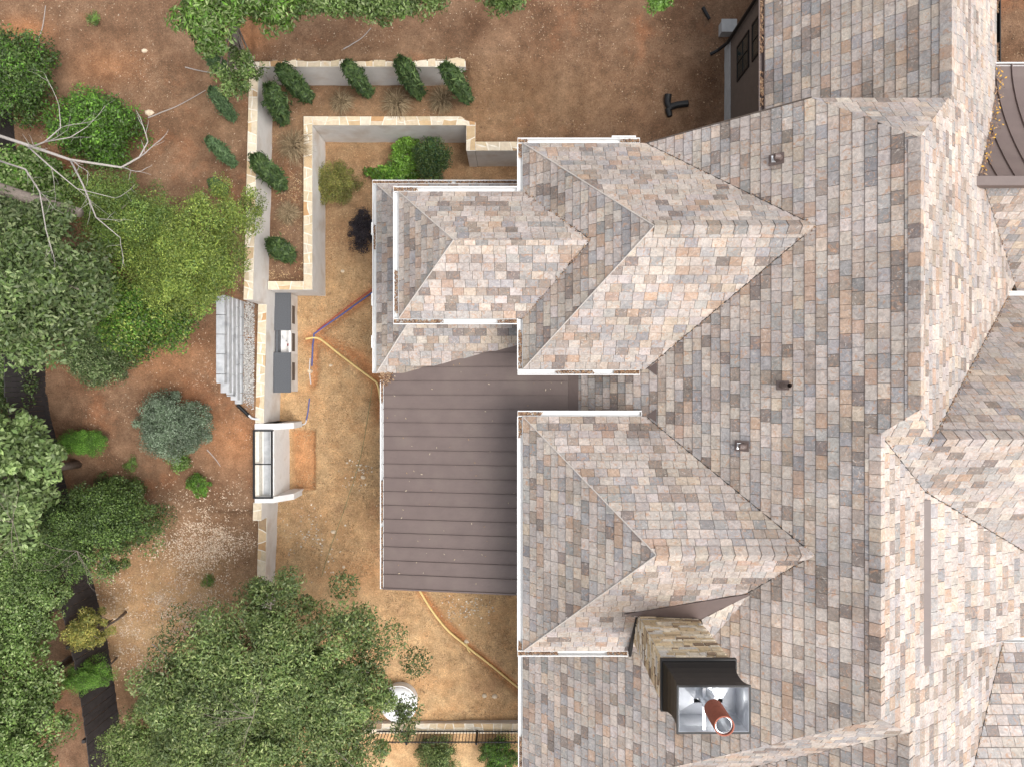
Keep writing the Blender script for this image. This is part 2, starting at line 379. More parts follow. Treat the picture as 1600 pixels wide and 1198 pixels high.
def roof_at(u, v, pl):
    a = (u-800)/FP; b_ = (599-v)/FP; d = (HC-pl.A)/(1+pl.B*a+pl.C*b_); return Vector((a*d, b_*d, HC-d))
_c0 = Vector((4.34, -5.40, 8.72)); _c1 = roof_at(1106, 1000, W)+Vector((0,0,.03)); _c2 = roof_at(1176, 925, DB['pl'][2])+Vector((0,0,.05))
_n = (_c1-_c0).cross(_c2-_c0); CK = Pl(_c0.z+(_n.x*_c0.x+_n.y*_c0.y)/_n.z, -_n.x/_n.z, -_n.y/_n.z)
slope('ck', CK, [(q.x, q.y) for q in (_c0, _c1, _c2)])
def clip(sub, quad):                     # Sutherland-Hodgman: sub polygon clipped by a convex CCW quad
    out = sub
    for i in range(len(quad)):
        ax, ay = quad[i]; bx, by = quad[(i+1) % len(quad)]
        inp, out = out, []
        if not inp: return []
        ex, ey = bx-ax, by-ay
        d = [ex*(p[1]-ay)-ey*(p[0]-ax) for p in inp]
        for k in range(len(inp)):
            p, q, dp, dq = inp[k-1], inp[k], d[k-1], d[k]
            if (dp >= 0) != (dq >= 0):
                t = dp/(dp-dq); out.append((p[0]+(q[0]-p[0])*t, p[1]+(q[1]-p[1])*t))
            if dq >= 0: out.append(q)
    return out
PAL = [((.395,.365,.340), 30, 0), ((.425,.388,.350), 20, 0), ((.435,.375,.315), 10, 0), ((.262,.262,.262), 9, 0), ((.325,.318,.312), 14, 0),
       ((.205,.178,.160), 8, 0), ((.375,.285,.222), 6, 0), ((.29,.25,.215), 9, 0)]
def tile_col(r):
    k = r.choices(range(len(PAL)), [p[1] for p in PAL])[0]; c, _, ru = PAL[k]; s = r.uniform(.86, 1.12)
    return (c[0]*s*1.01, c[1]*s*.965*r.uniform(.985, 1.015), c[2]*s*.95*r.uniform(.96, 1.04), r.random())
EXPO, TW_ = .24, .288
def surf_hidden(x, y, z, nm):            # tile far underneath another roof block
    if nm in ('w',):
        for b in (CB, DB):
            if b['x0'] < x < 6.4 and b['ys']+.25 < y < b['yn']-.25 and min(p.z(x, y) for p in b['pl']) > z+.5: return True
        if x < 1.4 and -.6 < y < .2: return True
    if nm == 'as' and -3.0+.5 < x and AS.z(x, y) < 5.39+.15*x-.25: return True
    if nm == 'f' and 9.2 < x and -5.8 < y and G_.z(x, y) > z+.35: return True
    return False
tiles = []
for si, (nm, pl, poly, k) in enumerate(slopes):
    rr = random.Random(100+si)
    ar = sum(poly[i-1][0]*poly[i][1]-poly[i][0]*poly[i-1][1] for i in range(len(poly)))
    if ar < 0: poly = poly[::-1]
    gl = math.hypot(pl.B, pl.C); ux, uy = pl.B/gl, pl.C/gl            # uphill direction in plan
    tx, ty = -uy, ux
    cs = 1/math.sqrt(1+gl*gl); e = EXPO*cs
    base = mesh('roof_slope', [(x, y, pl.z(x, y)-.012) for x, y in poly]+[(x, y, pl.z(x, y)-.14) for x, y in poly],
                [tuple(range(len(poly))), tuple(range(2*len(poly)-1, len(poly)-1, -1))]+[(i, i+len(poly), (i+1) % len(poly)+len(poly), (i+1) % len(poly)) for i in range(len(poly))], MT['underlay'], house)
    S = [p[0]*ux+p[1]*uy for p in poly]; T = [p[0]*tx+p[1]*ty for p in poly]
    s0 = min(S)
    for i in range(int((max(S)-s0)/e)+1):
        t = min(T)-rr.random()*TW_-.3*(i % 2); sa, sb = s0+i*e, s0+(i+1)*e
        last = None
        while t < max(T):
            wd = TW_*rr.uniform(.9, 1.1)
            g = .0045
            q = [(sa+.002, t+g), (sb, t+g), (sb, t+wd-g), (sa+.002, t+wd-g)]
            quad = [(s*ux+tt*tx, s*uy+tt*ty) for s, tt in q]
            a2 = sum(quad[j-1][0]*quad[j][1]-quad[j][0]*quad[j-1][1] for j in range(4))
            if a2 < 0: quad = quad[::-1]
            t += wd
            c = clip(poly, quad)
            if len(c) < 3: continue
            c = [p for j, p in enumerate(c) if math.hypot(p[0]-c[j-1][0], p[1]-c[j-1][1]) > 1e-4]
            if len(c) < 3: continue
            ar = abs(sum(c[j-1][0]*c[j][1]-c[j][0]*c[j-1][1] for j in range(len(c))))/2
            if ar < .0012: continue
            mx = sum(p[0] for p in c)/len(c); my = sum(p[1] for p in c)/len(c); mz = pl.z(mx, my)
            if surf_hidden(mx, my, mz, nm): continue
            up, vp = px(mx, my, mz)
            if not (-60 < up < 1900 and -280 < vp < 1480): continue
            jl = rr.uniform(-.003, .005)
            top = []
            for x, y in c:
                f = 1-((x*ux+y*uy)-sa)/e
                top.append((x, y, pl.z(x, y)+.004+f*(.022+jl)+rr.uniform(0, .002)))
            n = len(c)
            V = top+[(x, y, pl.z(x, y)-.01) for x, y in c]
            Fs = [tuple(range(n))]+[((j+1) % n, j, j+n, (j+1) % n+n) for j in range(n)]
            col = last if (last and rr.random() < .12) else tile_col(rr); last = col
            pp = [px(*v) for v in top]
            pa = abs(sum(pp[j-1][0]*pp[j][1]-pp[j][0]*pp[j-1][1] for j in range(n)))/2
            if not (0 < up < 1600 and 0 < vp < 1198): pa = 0
            tiles.append((pa, V, Fs, col, base))
order = sorted(range(len(tiles)), key=lambda i: -tiles[i][0])
big = set(order[:300])
rest = MB(); rest_t = []
for i, (pa, V, Fs, col, base) in enumerate(tiles):
    if i in big: mesh('roof_tile', V, Fs, MT['tile'], base, tint=[col]*len(V))
    else: rest.add(V, Fs); rest_t += [col]*len(V)
rest.build('roof_tile_field', MT['tile'], house, tint=rest_t, kind='stuff')
print('tiles', len(tiles))

# ridge caps: bent pieces, one by one
def caps(a, b, pl1, pl2, st=.26, wd=.15, nm='ridge_cap'):
    a = Vector(a); b = Vector(b); L = (b-a).length; d = (b-a)/L; s = Vector((-d.y, d.x, 0)).normalized(); n = int(L/st)
    for i in range(n):
        p0 = a+d*(i*L/n+.004); p1 = a+d*((i+1)*L/n-.004); V = []
        for p, lift in ((p0, .05), (p1, .03)):
            for q, pl in ((s*wd, pl1), (Vector((0,0,0)), None), (-s*wd, pl2)):
                x = p+q; z = pl.z(x.x, x.y) if pl else p.z
                V.append((x.x, x.y, z+lift+(.012 if pl is None else 0)))
        V += [(v[0], v[1], v[2]-.03) for v in V]
        col = tile_col(R)
        mesh(nm, V, [(0,1,4,3), (1,2,5,4), (6,7,1,0), (7,8,2,1), (3,4,10,9), (4,5,11,10), (0,3,9,6), (5,2,8,11)], MT['tile'], house, tint=[col]*12)
caps((CB['ax'], CB['ry'], CB['rz']), (6.34, CB['ry'], CB['rz']), CB['pl'][1], CB['pl'][2])
caps((DB['ax'], DB['ry'], DB['rz']), (6.32, DB['ry'], DB['rz']), DB['pl'][1], DB['pl'][2])
caps((7.74, 4.67, 11.51), (7.74, -.5, 11.51), W if False else E1, W)
caps((7.24, -.99, 11.02), (7.24, -6.59, 11.02), F_, W)
caps((9.29, 14, 9.96), (9.29, 6.1, 9.96), E1, TW)
caps((8.25, -7.27, 10.21), (8.25, -13.5, 10.21), F_, W2)
caps((8.34, -1.1, 10.91), (14.4, -1.1, 10.91), EN, ES)
# hip flashings (pale) and valley strips (dark, with litter)
def strip(a, b, wd, m, nm, lift=.035):
    a = Vector(a); b = Vector(b); d = (b-a).normalized(); s = Vector((-d.y, d.x, 0)).normalized()*wd/2
    V = [a-s, a+Vector((0,0,wd*.35)), a+s, b-s, b+Vector((0,0,wd*.35)), b+s]; V = [v+Vector((0,0,lift)) for v in V]
    V += [v-Vector((0,0,.03)) for v in V]
    return mesh(nm, V, [(0,1,4,3), (1,2,5,4), (6,0,3,9), (2,8,11,5), (0,6,7,1), (1,7,8,2), (3,4,10,9), (4,5,11,10)], m, house)
for b in (BB, CB, DB):
    for y in (b['yn'], b['ys']): strip((b['x0'], y, EAVE), (b['ax'], b['ry'], b['rz']), .026, MT['hip_metal'], 'hip_flashing')
strip((-3.84, .29, 4.9), (hx(1.1), .29+1.1/.65, 6.0), .035, MT['hip_metal'], 'hip_flashing')
strip((-3.84, 5.64, 4.9), (hx(1.1), 5.64-1.1/.85, 6.0), .035, MT['hip_metal'], 'hip_flashing')
litV, litT = [], []
def litter(p, r, n, cols, sz=.04, seed=0):
    rr = random.Random(seed)
    for _ in range(n):
        x = p[0]+rr.gauss(0, r); y = p[1]+rr.gauss(0, r); a = rr.random()*6.28; s = sz*rr.uniform(.5, 1.3); c = rr.choice(cols)
        dx, dy = math.cos(a)*s, math.sin(a)*s; z = p[2]+rr.uniform(.005, .03)
        litV.extend([(x-dx, y-dy, z), (x+dy*.4, y-dx*.4, z+.008), (x+dx, y+dy, z+rr.uniform(0, .02)), (x-dy*.4, y+dx*.4, z+.008)])
        litT.extend([(*c, 1)]*4)
LEAFC = [(.20,.115,.07), (.15,.085,.055), (.27,.17,.105), (.11,.065,.045), (.34,.23,.14)]
def valley(a, b, wd=.05, dens=10, part=(0, 1)):
    strip(a, b, wd, MT['underlay'], 'valley_flashing', .012)
    L = (Vector(b)-Vector(a)).length
    for i in range(int(L*dens)):
        t = R.uniform(*part); p = Vector(a).lerp(Vector(b), t); litter((p.x, p.y, p.z+.03), .03, 1, LEAFC, .03, i*7+int(L*100))
VE = ((CB['rz']-4)/.97, (DB['rz']-4)/.97)
valley((VX, 6.0, EAVE), (VE[0], CB['ry'], CB['rz'])); valley((VX, .352, EAVE), (VE[0], CB['ry'], CB['rz']), dens=20)
valley((VX, -.817, EAVE), (VE[1], DB['ry'], DB['rz'])); valley((VX, -6.68, EAVE), (VE[1], DB['ry'], DB['rz']))
valley((.3, 4.788, EAVE), (vx, BB['ry'], BB['rz']), dens=45); valley((.3, 1.618, EAVE), (vx, BB['ry'], BB['rz']), dens=30)
valley((8.34, -1.1, 10.91), (13.34, 2.35, 5.91), dens=30); valley((7.24, -.99, 11.02), (8.91, -2.33, 9.68), .04, 6); valley((8.91, -2.33, 9.68), (13.8, -4.78, 7.23), .05, 10)
valley((11.3, 4.83, 7.95), (14.24, 2.5, 5.0), dens=14); valley((12.64, -6.67, 6.7), (9.3, -12, 9.37), dens=20)
valley((8.25, -7.265, 10.21), (3, -11.64, 4.96), .03, 2)

# gutters: open troughs
def gutter(a, b, out, z, wd=.135, end=True, m='white_metal', fill=0, nm='gutter', hh=.12):
    """a-b: inner edge of the trough in plan, out: unit vector away from the roof"""
    a = Vector((*a, 0)); b = Vector((*b, 0)); o = Vector((*out, 0)); d = (b-a).normalized()
    prof = [(0, z), (0, z-hh), (wd*.75, z-hh), (wd, z-.03), (wd, z), (wd-.022, z), (wd-.022, z-.015), (wd-.03, z-.03), (wd*.72, z-hh+.01), (.012, z-hh+.01), (.012, z)]
    V = []; n = len(prof)
    for p in (a, b):
        for q, zz in prof: V.append((p.x+o.x*q, p.y+o.y*q, zz))
    Fs = [(i, (i+1) % n, n+(i+1) % n, n+i) for i in range(n)]+[tuple(range(n)), tuple(range(2*n-1, n-1, -1))]
    g = mesh(nm, V, Fs, MT[m], house)
    if end:
        for p in (a, b):
            q = p+d*(.004 if p is a else -.004)
            mm = MB().box(-.004, .004, 0, wd, z-hh, z-.001); 
            V2 = [(q.x+d.x*v[0]+o.x*v[1], q.y+d.y*v[0]+o.y*v[1], v[2]) for v in mm.V]
            mesh('end_cap', V2, mm.F, MT[m], g)
    L = (b-a).length
    rr = random.Random(int(abs(a.x*31+a.y*17)*100))
    if fill:
        for _ in range(max(1, int(L*fill*1.1))):
            s0 = rr.choice((0., 1., rr.random())); ln = rr.uniform(.25, 1.1)*min(1.5, .5+fill)/L
            for _k in range(int(ln*L*170)):
                t = min(max(s0+rr.uniform(-.5, .5)*ln, .01), .99); p = a.lerp(b, t)+o*(rr.random()**.8*(wd-.035)+.012)
                litter((p.x, p.y, z-rr.uniform(.035, .08)), .008, 1, LEAFC, .034, rr.randrange(10**6))
ZG = EAVE+.0
for b, ex in ((CB, 3.2), (DB, 3.25)):
    wst = b['x0']
    gutter((wst-.13, b['yn']+.005), (ex, b['yn']+.005), (0, 1), ZG, fill=.7)
    gutter((wst-.13, b['ys']-.005), (ex if b is CB else 2.9, b['ys']-.005), (0, -1), ZG, fill=1.2)
gutter((.265, 6.0), (.265, 4.75), (-1, 0), ZG-.003, fill=.8); gutter((.265, 1.66), (.265, .352), (-1, 0), ZG-.003, fill=.9)
gutter((.265, -.817), (.265, -6.68), (-1, 0), ZG-.003, fill=.6)
gutter((-2.97, BB['yn']+.005), (.13, BB['yn']+.005), (0, 1), ZG, fill=.7); gutter((-2.97, BB['ys']-.005), (.13, BB['ys']-.005), (0, -1), ZG, fill=1.1)
gutter((-2.84, 4.788), (-2.84, 1.618), (-1, 0), ZG-.003, fill=.5)
gutter((-3.845, 5.64), (-3.845, .29), (-1, 0), 4.9, .11, fill=.25); gutter((-3.955, 5.645), (.2, 5.645), (0, 1), 4.903, .11, fill=2.2)
gutter((.31, -6.9), (.31, -12.3), (-1, 0), 4.30, .13, fill=1.1)
gutter((6.47, 5.6), (6.47, 14), (-1, 0), 6.83, .15, m='brown_metal', fill=2.6)
gutter((12.34, 14), (12.34, 8.1), (1, 0), 6.9, .13, m='black_metal', fill=2.0)
gutter((13.2, 2.355), (15, 2.355), (0, 1), 5.88, .13); gutter((12.66, -6.665), (15, -6.665), (0, 1), 6.72, .13)
gutter((11.9, 8.05), (15.5, 8.05), (0, 1), 6.98, .1)
for y0, z in ((4.2, 4.72), (2.2, 4.72), (1.0, 4.72)):      # gutter hangers on the skirt roof
    MB().box(-3.985, -3.955, y0, y0+.35, z+.05, z+.185).build('gutter_bracket', MT['white_metal'], house)
MB().box(2.5, 3.1, 6.15, 6.19, EAVE-.11, EAVE+.006).build('gutter_splash_guard', MT['white_metal'], house)

# standing-seam metal roof over the patio
MR = lambda x: 5.39+.15*x
mr_ = thing('x', 'x', 'x'); bpy.data.objects.remove(mr_)
mroof = MB().add([(-3.62, -5.78, MR(-3.62)-.01), (1.75, -5.78, MR(1.75)-.01), (1.75, 1.35, MR(1.75)-.01), (-3.62, 1.35, MR(-3.62)-.01),
                  (-3.62, -5.78, MR(-3.62)-.2), (1.75, -5.78, MR(1.75)-.2), (1.75, 1.35, MR(1.75)-.2), (-3.62, 1.35, MR(-3.62)-.2)],
                 [(0,1,2,3), (7,6,5,4), (4,5,1,0), (5,6,2,1), (6,7,3,2), (7,4,0,3)]).build('metal_roof', MT['brown_metal'], house)
y = -5.8; pw = .3905
while y < 1.3:
    y1 = min(y+pw, 1.34)
    x0, x1 = -3.64, 1.55
    dz = R.uniform(-.002, .002)
    V = [(x0, y+.004, MR(x0)+dz), (x1, y+.004, MR(x1)+dz), (x1, y1-.004, MR(x1)+dz), (x0, y1-.004, MR(x0)+dz)]
    ym = (y+y1)/2
    V2 = [(x0, y+.004, MR(x0)), (x0, ym, MR(x0)-.004), (x0, y1-.004, MR(x0)), (x1, y+.004, MR(x1)), (x1, ym, MR(x1)-.004), (x1, y1-.004, MR(x1))]
    V2 += [(v[0], v[1], v[2]-.009) for v in V2]
    pn = mesh('metal_panel', V2, [(0,3,4,1), (1,4,5,2), (6,0,1,7), (7,1,2,8), (9,10,4,3), (10,11,5,4), (0,6,9,3), (2,5,11,8)], MT['brown_metal'], mroof)
    sm = MB().bar((x0-.01, y, MR(x0)+.014), (x1, y, MR(x1)+.018), .018, .044)
    sm.build('standing_seam', MT['brown_metal'], mroof)
    y += pw
MB().add([(1.53,-1.2,MR(1.53)+.004), (1.80,-1.2,MR(1.75)+.11), (1.80,1.0,MR(1.75)+.11), (1.53,1.0,MR(1.53)+.004), (1.53,-1.2,MR(1.53)-.02), (1.80,-1.2,MR(1.75)+.05), (1.80,1.0,MR(1.75)+.05), (1.53,1.0,MR(1.53)-.02)], BF).build('head_flashing', MT['brown_metal'], mroof)
MB().bar((-3.66, -5.82, MR(-3.66)+.0), (1.6, -5.82, MR(1.6)+.0), .03, .06).build('rake_trim', MT['brown_metal'], mroof)
gutter((-3.65, .1), (-3.65, -5.83), (-1, 0), MR(-3.65)-.01, .10, fill=1.6)
for i in range(90):
    t = R.random(); xx = R.uniform(-3.6, 1.4); yy = R.uniform(-5.7, .9)
    litter((xx, yy, MR(xx)+.005), .004, 1, [(.45,.36,.25), (.5,.42,.32), (.3,.2,.12)], .03, 9000+i)
for i in range(260):
    t = R.random(); p = Vector((-3.5, .42, MR(-3.5))).lerp(Vector((.1, 1.2, MR(.1))), t)
    litter((p.x, p.y, p.z+.02), .035, 1, LEAFC, .03, 9500+i)
for i in range(140): litter((-3.62+abs(R.gauss(0, .1)), R.uniform(.0, .45), MR(-3.6)+.03), .06, 1, LEAFC, .04, 9900+i)
litter((-3.55, .3, MR(-3.5)+.05), .09, 80, LEAFC, .04, 77)
# second, curved metal roof on the far side
nb = [(4.80+i*.33, 8.33-1.36*(1-(1-i/10)**1.7)) for i in range(11)]
cm = []
for (yy, zz) in nb: cm += [(10.6, yy, zz), (15.6, yy, zz)]
cm2 = cm+[(a, b_, c-.12) for a, b_, c in cm]; n = len(cm)
far_roof = mesh('curved_metal_roof', cm2, [(2*i, 2*i+1, 2*i+3, 2*i+2) for i in range(10)]+[(n+2*i+2, n+2*i+3, n+2*i+1, n+2*i) for i in range(10)]+[(0,n,n+1,1), (n-2,n-1,2*n-1,2*n-2)], MT['brown_metal'], house)
for k in range(12):
    xx = 11.0+k*.42
    mm = MB()
    for (ya, za), (yb, zb) in zip(nb[:-1], nb[1:]): mm.bar((xx, ya, za+.018), (xx, yb, zb+.018), .018, .04)
    mm.build('standing_seam', MT['brown_metal'], far_roof)
MB().box(10.8, 15.6, 4.62, 4.84, 8.18, 8.42).build('ridge_trim', MT['brown_metal'], far_roof)
for i in range(170):
    t = R.random(); yy = 4.9+3.1*t; zz = np.interp(yy, [q[0] for q in nb], [q[1] for q in nb]); xx = 19.25-zz+abs(R.gauss(.05, .08))
    litter((xx, yy, zz+.05), .03, 1, LEAFC+[(.6,.33,.04)], .04, 12000+i)
MB().bar((8.915, -2.5, 9.73), (8.915, -6.05, 9.73), .17, .05).build('dormer_flashing', MT['brown_metal'], house)

# walls below the roofs
def wallbox(nm, *a, m='stucco'): return MB().box(*a).build(nm, MT[m], house)
wallbox('wall', -3.55, .45, .6, 5.35, -.2, 4.78); wallbox('wall', -2.6, .46, 1.87, 4.53, 4.78, 7.1)
wallbox('wall', .5, 6.6, .62, 5.72, -.2, 7.1); wallbox('wall', .5, 6.6, -6.42, -1.08, -.2, 7.1)
wallbox('wall', .62, 6.6, -11.6, -6.42, -.2, 4.3); wallbox('wall', 1.9, 6.6, -1.08, .62, -.2, 5.3)
wallbox('wall', 6.6, 12.0, -11.6, 5.72, 2, 7.1)
tw = wallbox('siding_wall', 6.62, 12.1, 5.72, 10.35, 2.6, 6.75, m='siding')
MB().box(6.585, 6.62, 5.72, 10.37, 2.5, 3.55).build('foundation_strip', MT['foundation'], house)
for z in np.arange(3.58, 6.7, .17): MB().add([(6.60,5.73,z), (6.62,5.73,z), (6.62,10.34,z), (6.60,10.34,z), (6.614,5.73,z+.165), (6.62,5.73,z+.165), (6.62,10.34,z+.165), (6.614,10.34,z+.165)], BF).build('siding_board', MT['siding'], tw)
for z0, z1 in ((4.25, 5.2), (5.55, 6.5)):
    y0, y1 = 8.85, 9.8
    wn = MB().box(6.575, 6.61, y0, y1, z0-.04, z0+.02).box(6.575, 6.61, y0, y1, z1-.02, z1+.04).box(6.575, 6.61, y0-.04, y0+.02, z0-.04, z1+.04).box(6.575, 6.61, y1-.02, y1+.04, z0-.04, z1+.04).build('window', MT['black_metal'], house)
    MB().box(6.588, 6.606, y0+.02, y1-.02, z0+.02, z1-.02).build('pane', MT['glass'], wn)
    MB().box(6.574, 6.59, (y0+y1)/2-.012, (y0+y1)/2+.012, z0+.02, z1-.02).box(6.574, 6.59, y0+.02, y1-.02, (z0+z1)/2-.012, (z0+z1)/2+.012).build('muntin', MT['black_metal'], wn)
MB().tube([(6.52, 10.28, 6.7), (6.52, 10.3, 3.5), (6.35, 10.25, 3.15), (6.12, 10.15, 3.08)], .05, 8).build('downspout', MT['black_metal'], house)
wallbox('gable_wall', 1.0, 9.0, 5.70, 5.9, 5, 6.9, m='siding')
mesh('gable_wall', [(3.3,5.92,6.9), (9.8,5.92,6.9), (9.1,5.92,9.9), (6.3,5.92,9.9), (3.3,5.72,6.9), (9.8,5.72,6.9), (9.1,5.72,9.9), (6.3,5.72,9.9)], BF, MT['siding'], house)
MB().add([(.4,5.99,W.z(.4,0)-.2), (6.29,5.99,W.z(6.29,0)-.2), (6.29,6.02,W.z(6.29,0)-.2), (.4,6.02,W.z(.4,0)-.2), (.4,5.99,W.z(.4,0)-.0), (6.29,5.99,W.z(6.29,0)-.0), (6.29,6.02,W.z(6.29,0)-.0), (.4,6.02,W.z(.4,0)-.0)], BF).build('rake_board', MT['siding'], house)
mesh('dormer_cheek', [(8.95,-6.0,9.6), (13.7,-6.0,5.9), (13.7,-6.0,7.1), (8.95,-5.9,9.6), (13.7,-5.9,5.9), (13.7,-5.9,7.1)], [(0,1,2), (5,4,3), (0,3,4,1), (1,4,5,2), (2,5,3,0)], MT['siding'], house)
for (xx, yy) in ((-3.4, -5.5), (-3.4, -2.8)): MB().box(xx-.12, xx+.12, yy-.12, yy+.12, -.2, MR(xx)-.2).build('porch_post', MT['siding'], house)

# roof vents
def roof_at(u, v, pl):
    a = (u-800)/FP; b_ = (599-v)/FP; d = (HC-pl.A)/(1+pl.B*a+pl.C*b_); return Vector((a*d, b_*d, HC-d))
def plate(u, v, s):
    p = roof_at(u, v, W); q = [(p.x+i*s, p.y+j*s) for i, j in ((-1,-1), (1,-1), (1,1), (-1,1))]
    V = [(x, y, W.z(x, y)+.03) for x, y in q]+[(x, y, W.z(x, y)+.05) for x, y in q]
    return p, V
p, V = plate(1222, 602, .10); vp = mesh('vent_pipe', V, BF, MT['brown_metal'], house)
MB().tube([p+Vector((0,0,0)), p+Vector((0,0,.22))], .075, 14, .055).tube([p+Vector((0,0,.2)), p+Vector((0,0,.42))], .05, 14, cap=False).build('pipe', MT['brown_metal'], vp)
for (u, v) in ((1212, 250), (1158, 696)):
    p, V = plate(u, v, .12); vp = mesh('roof_vent', V, BF, MT['brown_metal'], house)
    MB().tube([p, p+Vector((.02,0,.16)), p+Vector((-.03,0,.24)), p+Vector((-.12,0,.25))], .07, 12, .06).build('vent_hood', MT['brown_metal'], vp)
    MB().box(p.x-.11, p.x-.02, p.y-.07, p.y+.07, p.z+.04, p.z+.055).build('vent_flashing', MT['silver'], vp)
# small brown flashing corners where the hips meet the main roof
for (u, v, s) in ((1024, 577, .16), (1023, 648, .16)):
    p = roof_at(u, v, W); k = 1 if v > 600 else -1
    mesh('flashing_corner', [(p.x-.17, p.y-.02*k, W.z(p.x-.17, 0)+.05), (p.x+.02, p.y-.17*k, W.z(p.x+.02, 0)+.05), (p.x+.02, p.y+.16*k, W.z(p.x+.02, 0)+.05)], [(0,1,2)] if k < 0 else [(2,1,0)], MT['brown_metal'], house)

# chimney
CX0, CX1, CY0, CY1, CZ = 2.95, 4.28, -6.27, -5.40, 11.22
ch = MB().box(CX0+.008, CX1-.008, CY0+.008, CY1-.008, 4.5, CZ).build('chimney', MT['mortar'], house)
LC = [(.60,.48,.31), (.64,.54,.39), (.52,.41,.26), (.68,.61,.49), (.44,.34,.22), (.62,.49,.33), (.26,.19,.13), (.56,.53,.48), (.70,.63,.51)]
back = MB(); backt = []
for face in ('n', 'w', 's', 'e'):
    rr = random.Random(hash(face) % 1 + ord(face))
    z = 7.0
    L = (CX1-CX0) if face in 'ns' else (CY1-CY0)
    while z < CZ-.02:
        hh = min(rr.choice((.085, .10, .12, .15)), CZ-z); t = 0
        while t < L-.01:
            wd = rr.uniform(.12, .42)
            if L-t-wd < .1: wd = L-t
            g = .017; pr = rr.uniform(.006, .026); c = (*rr.choice(LC), rr.random()); s = rr.uniform(.95, 1.3); c = (c[0]*s, c[1]*s, c[2]*s, c[3])
            a, b_ = t+g, t+wd-g
            if face == 'n': bx = (CX0+a, CX0+b_, CY1-.06, CY1+pr, z+g, z+hh-g)
            elif face == 's': bx = (CX0+a, CX0+b_, CY0-pr, CY0+.06, z+g, z+hh-g)
            elif face == 'w': bx = (CX0-pr, CX0+.06, CY0+a, CY0+b_, z+g, z+hh-g)
            else: bx = (CX1-.06, CX1+pr, CY0+a, CY0+b_, z+g, z+hh-g)
            t += wd
            V = boxv(*bx); V = [(v[0]+rr.uniform(-.006,.006), v[1]+rr.uniform(-.006,.006), v[2]+rr.uniform(-.005,.005)) for v in V]
            yc, xc = (bx[2]+bx[3])/2, (bx[0]+bx[1])/2
            if face in 'nw' and z > 8.0: mesh('stone', V, BF, MT['ledge'], ch, tint=[c]*8)
            else: back.add(V, BF); backt += [c]*8
        z += hh
back.build('stone_field', MT['ledge'], ch, tint=backt, kind='stuff')
def loft(secs, nm, m, parent, flip=False):
    V = []; Fs = []
    for x0, x1, y0, y1, z in secs: V += [(x0,y0,z), (x1,y0,z), (x1,y1,z), (x0,y1,z)]
    for i in range(len(secs)-1):
        for k in range(4):
            f = (i*4+k, i*4+(k+1) % 4, i*4+4+(k+1) % 4, i*4+4+k); Fs.append(f[::-1] if flip else f)
    return mesh(nm, V, Fs, m, parent)
def ex(d, z): return (CX0-d, CX1+d, CY0-d, CY1+d, z)
shroud = loft([ex(.0, CZ-.05), ex(.07, CZ-.05), ex(.07, CZ+.05), ex(.045, CZ+.055), ex(.03, CZ+.12), ex(-.015, CZ+.25), ex(-.045, CZ+.42), ex(-.055, CZ+.6), ex(-.05, CZ+.8), ex(-.02, CZ+.97), ex(.0, CZ+1.04), ex(.0, CZ+1.07), ex(-.035, CZ+1.07)], 'shroud', MT['black_metal'], ch)
loft([ex(-.035, CZ+1.066), ex(-.042, CZ+1.06), ex(-.085, CZ+.92), ex(-.09, CZ+.50), ex(-.40, CZ+.70)], 'shroud_liner', MT['silver'], ch)
cx, cy = 3.55, -5.72
MB().tube([(cx, cy, CZ+.1), (cx, cy, CZ+.55)], .20, 24, .20).tube([(cx, cy, CZ+.55), (cx, cy, CZ+.62)], .24, 24, .17).tube([(cx, cy, CZ+.6), (cx, cy, CZ+1.35)], .14, 24).build('flue_pipe', MT['silver'], ch, smooth=False)
def ring(cx, cy, ro, ri, z0, z1, n=28):
    V = []; Fs = []
    for r, z in ((ro, z0), (ro, z1), (ri, z1), (ri, z0)):
        for k in range(n): q = 2*math.pi*k/n; V.append((cx+r*math.cos(q), cy+r*math.sin(q), z))
    for j in range(4):
        for k in range(n): Fs.append((j*n+k, j*n+(k+1) % n, ((j+1) % 4)*n+(k+1) % n, ((j+1) % 4)*n+k))
    return V, Fs
V, Fs = ring(cx, cy, .17, .148, CZ+1.28, CZ+1.92); mesh('flue_pot', V, Fs, MT['terracotta'], ch)
V, Fs = ring(cx, cy, .146, .13, CZ+1.3, CZ+1.88); mesh('flue_liner', V, Fs, MT['silver'], ch)
for dx in (-.10, .12): MB().box(cx+dx-.026, cx+dx+.026, CY0+.06, CY1-.06, CZ+1.03, CZ+1.04).build('strap', MT['silver'], ch)
# cricket behind the chimney
DS = DB['pl'][2]
ca = roof_at(975, 958, DS); cb = roof_at(1176, 925, DS); cc = roof_at(1098, 978, DS); cd = roof_at(992, 968, DS)
cE = Vector((CX1+.06, CY1-.0, 8.72)); cW = Vector((CX0-.05, CY1+.0, 8.50)); cm_ = Vector((CX0+.75, CY1+.02, 8.66))
low = roof_at(1106, 1000, W)+Vector((0,0,.05)); bb = cb+Vector((0,0,.07))
V = [ca+Vector((0,0,.05)), bb, cE, cm_, cW, low]
mesh('chimney_cricket', V+[v-Vector((0,0,.3)) for v in V], [(0,4,3), (0,3,1), (3,2,1), (0,1,7,6), (4,0,6,10), (2,3,9,8), (3,4,10,9)], MT['brown_metal'], house)
MB().bar((CX0-.03, CY1+.02, 8.3), (CX0-.03, CY0-.4, 7.35), .06, .25).build('step_flashing', MT['black_metal'], house)

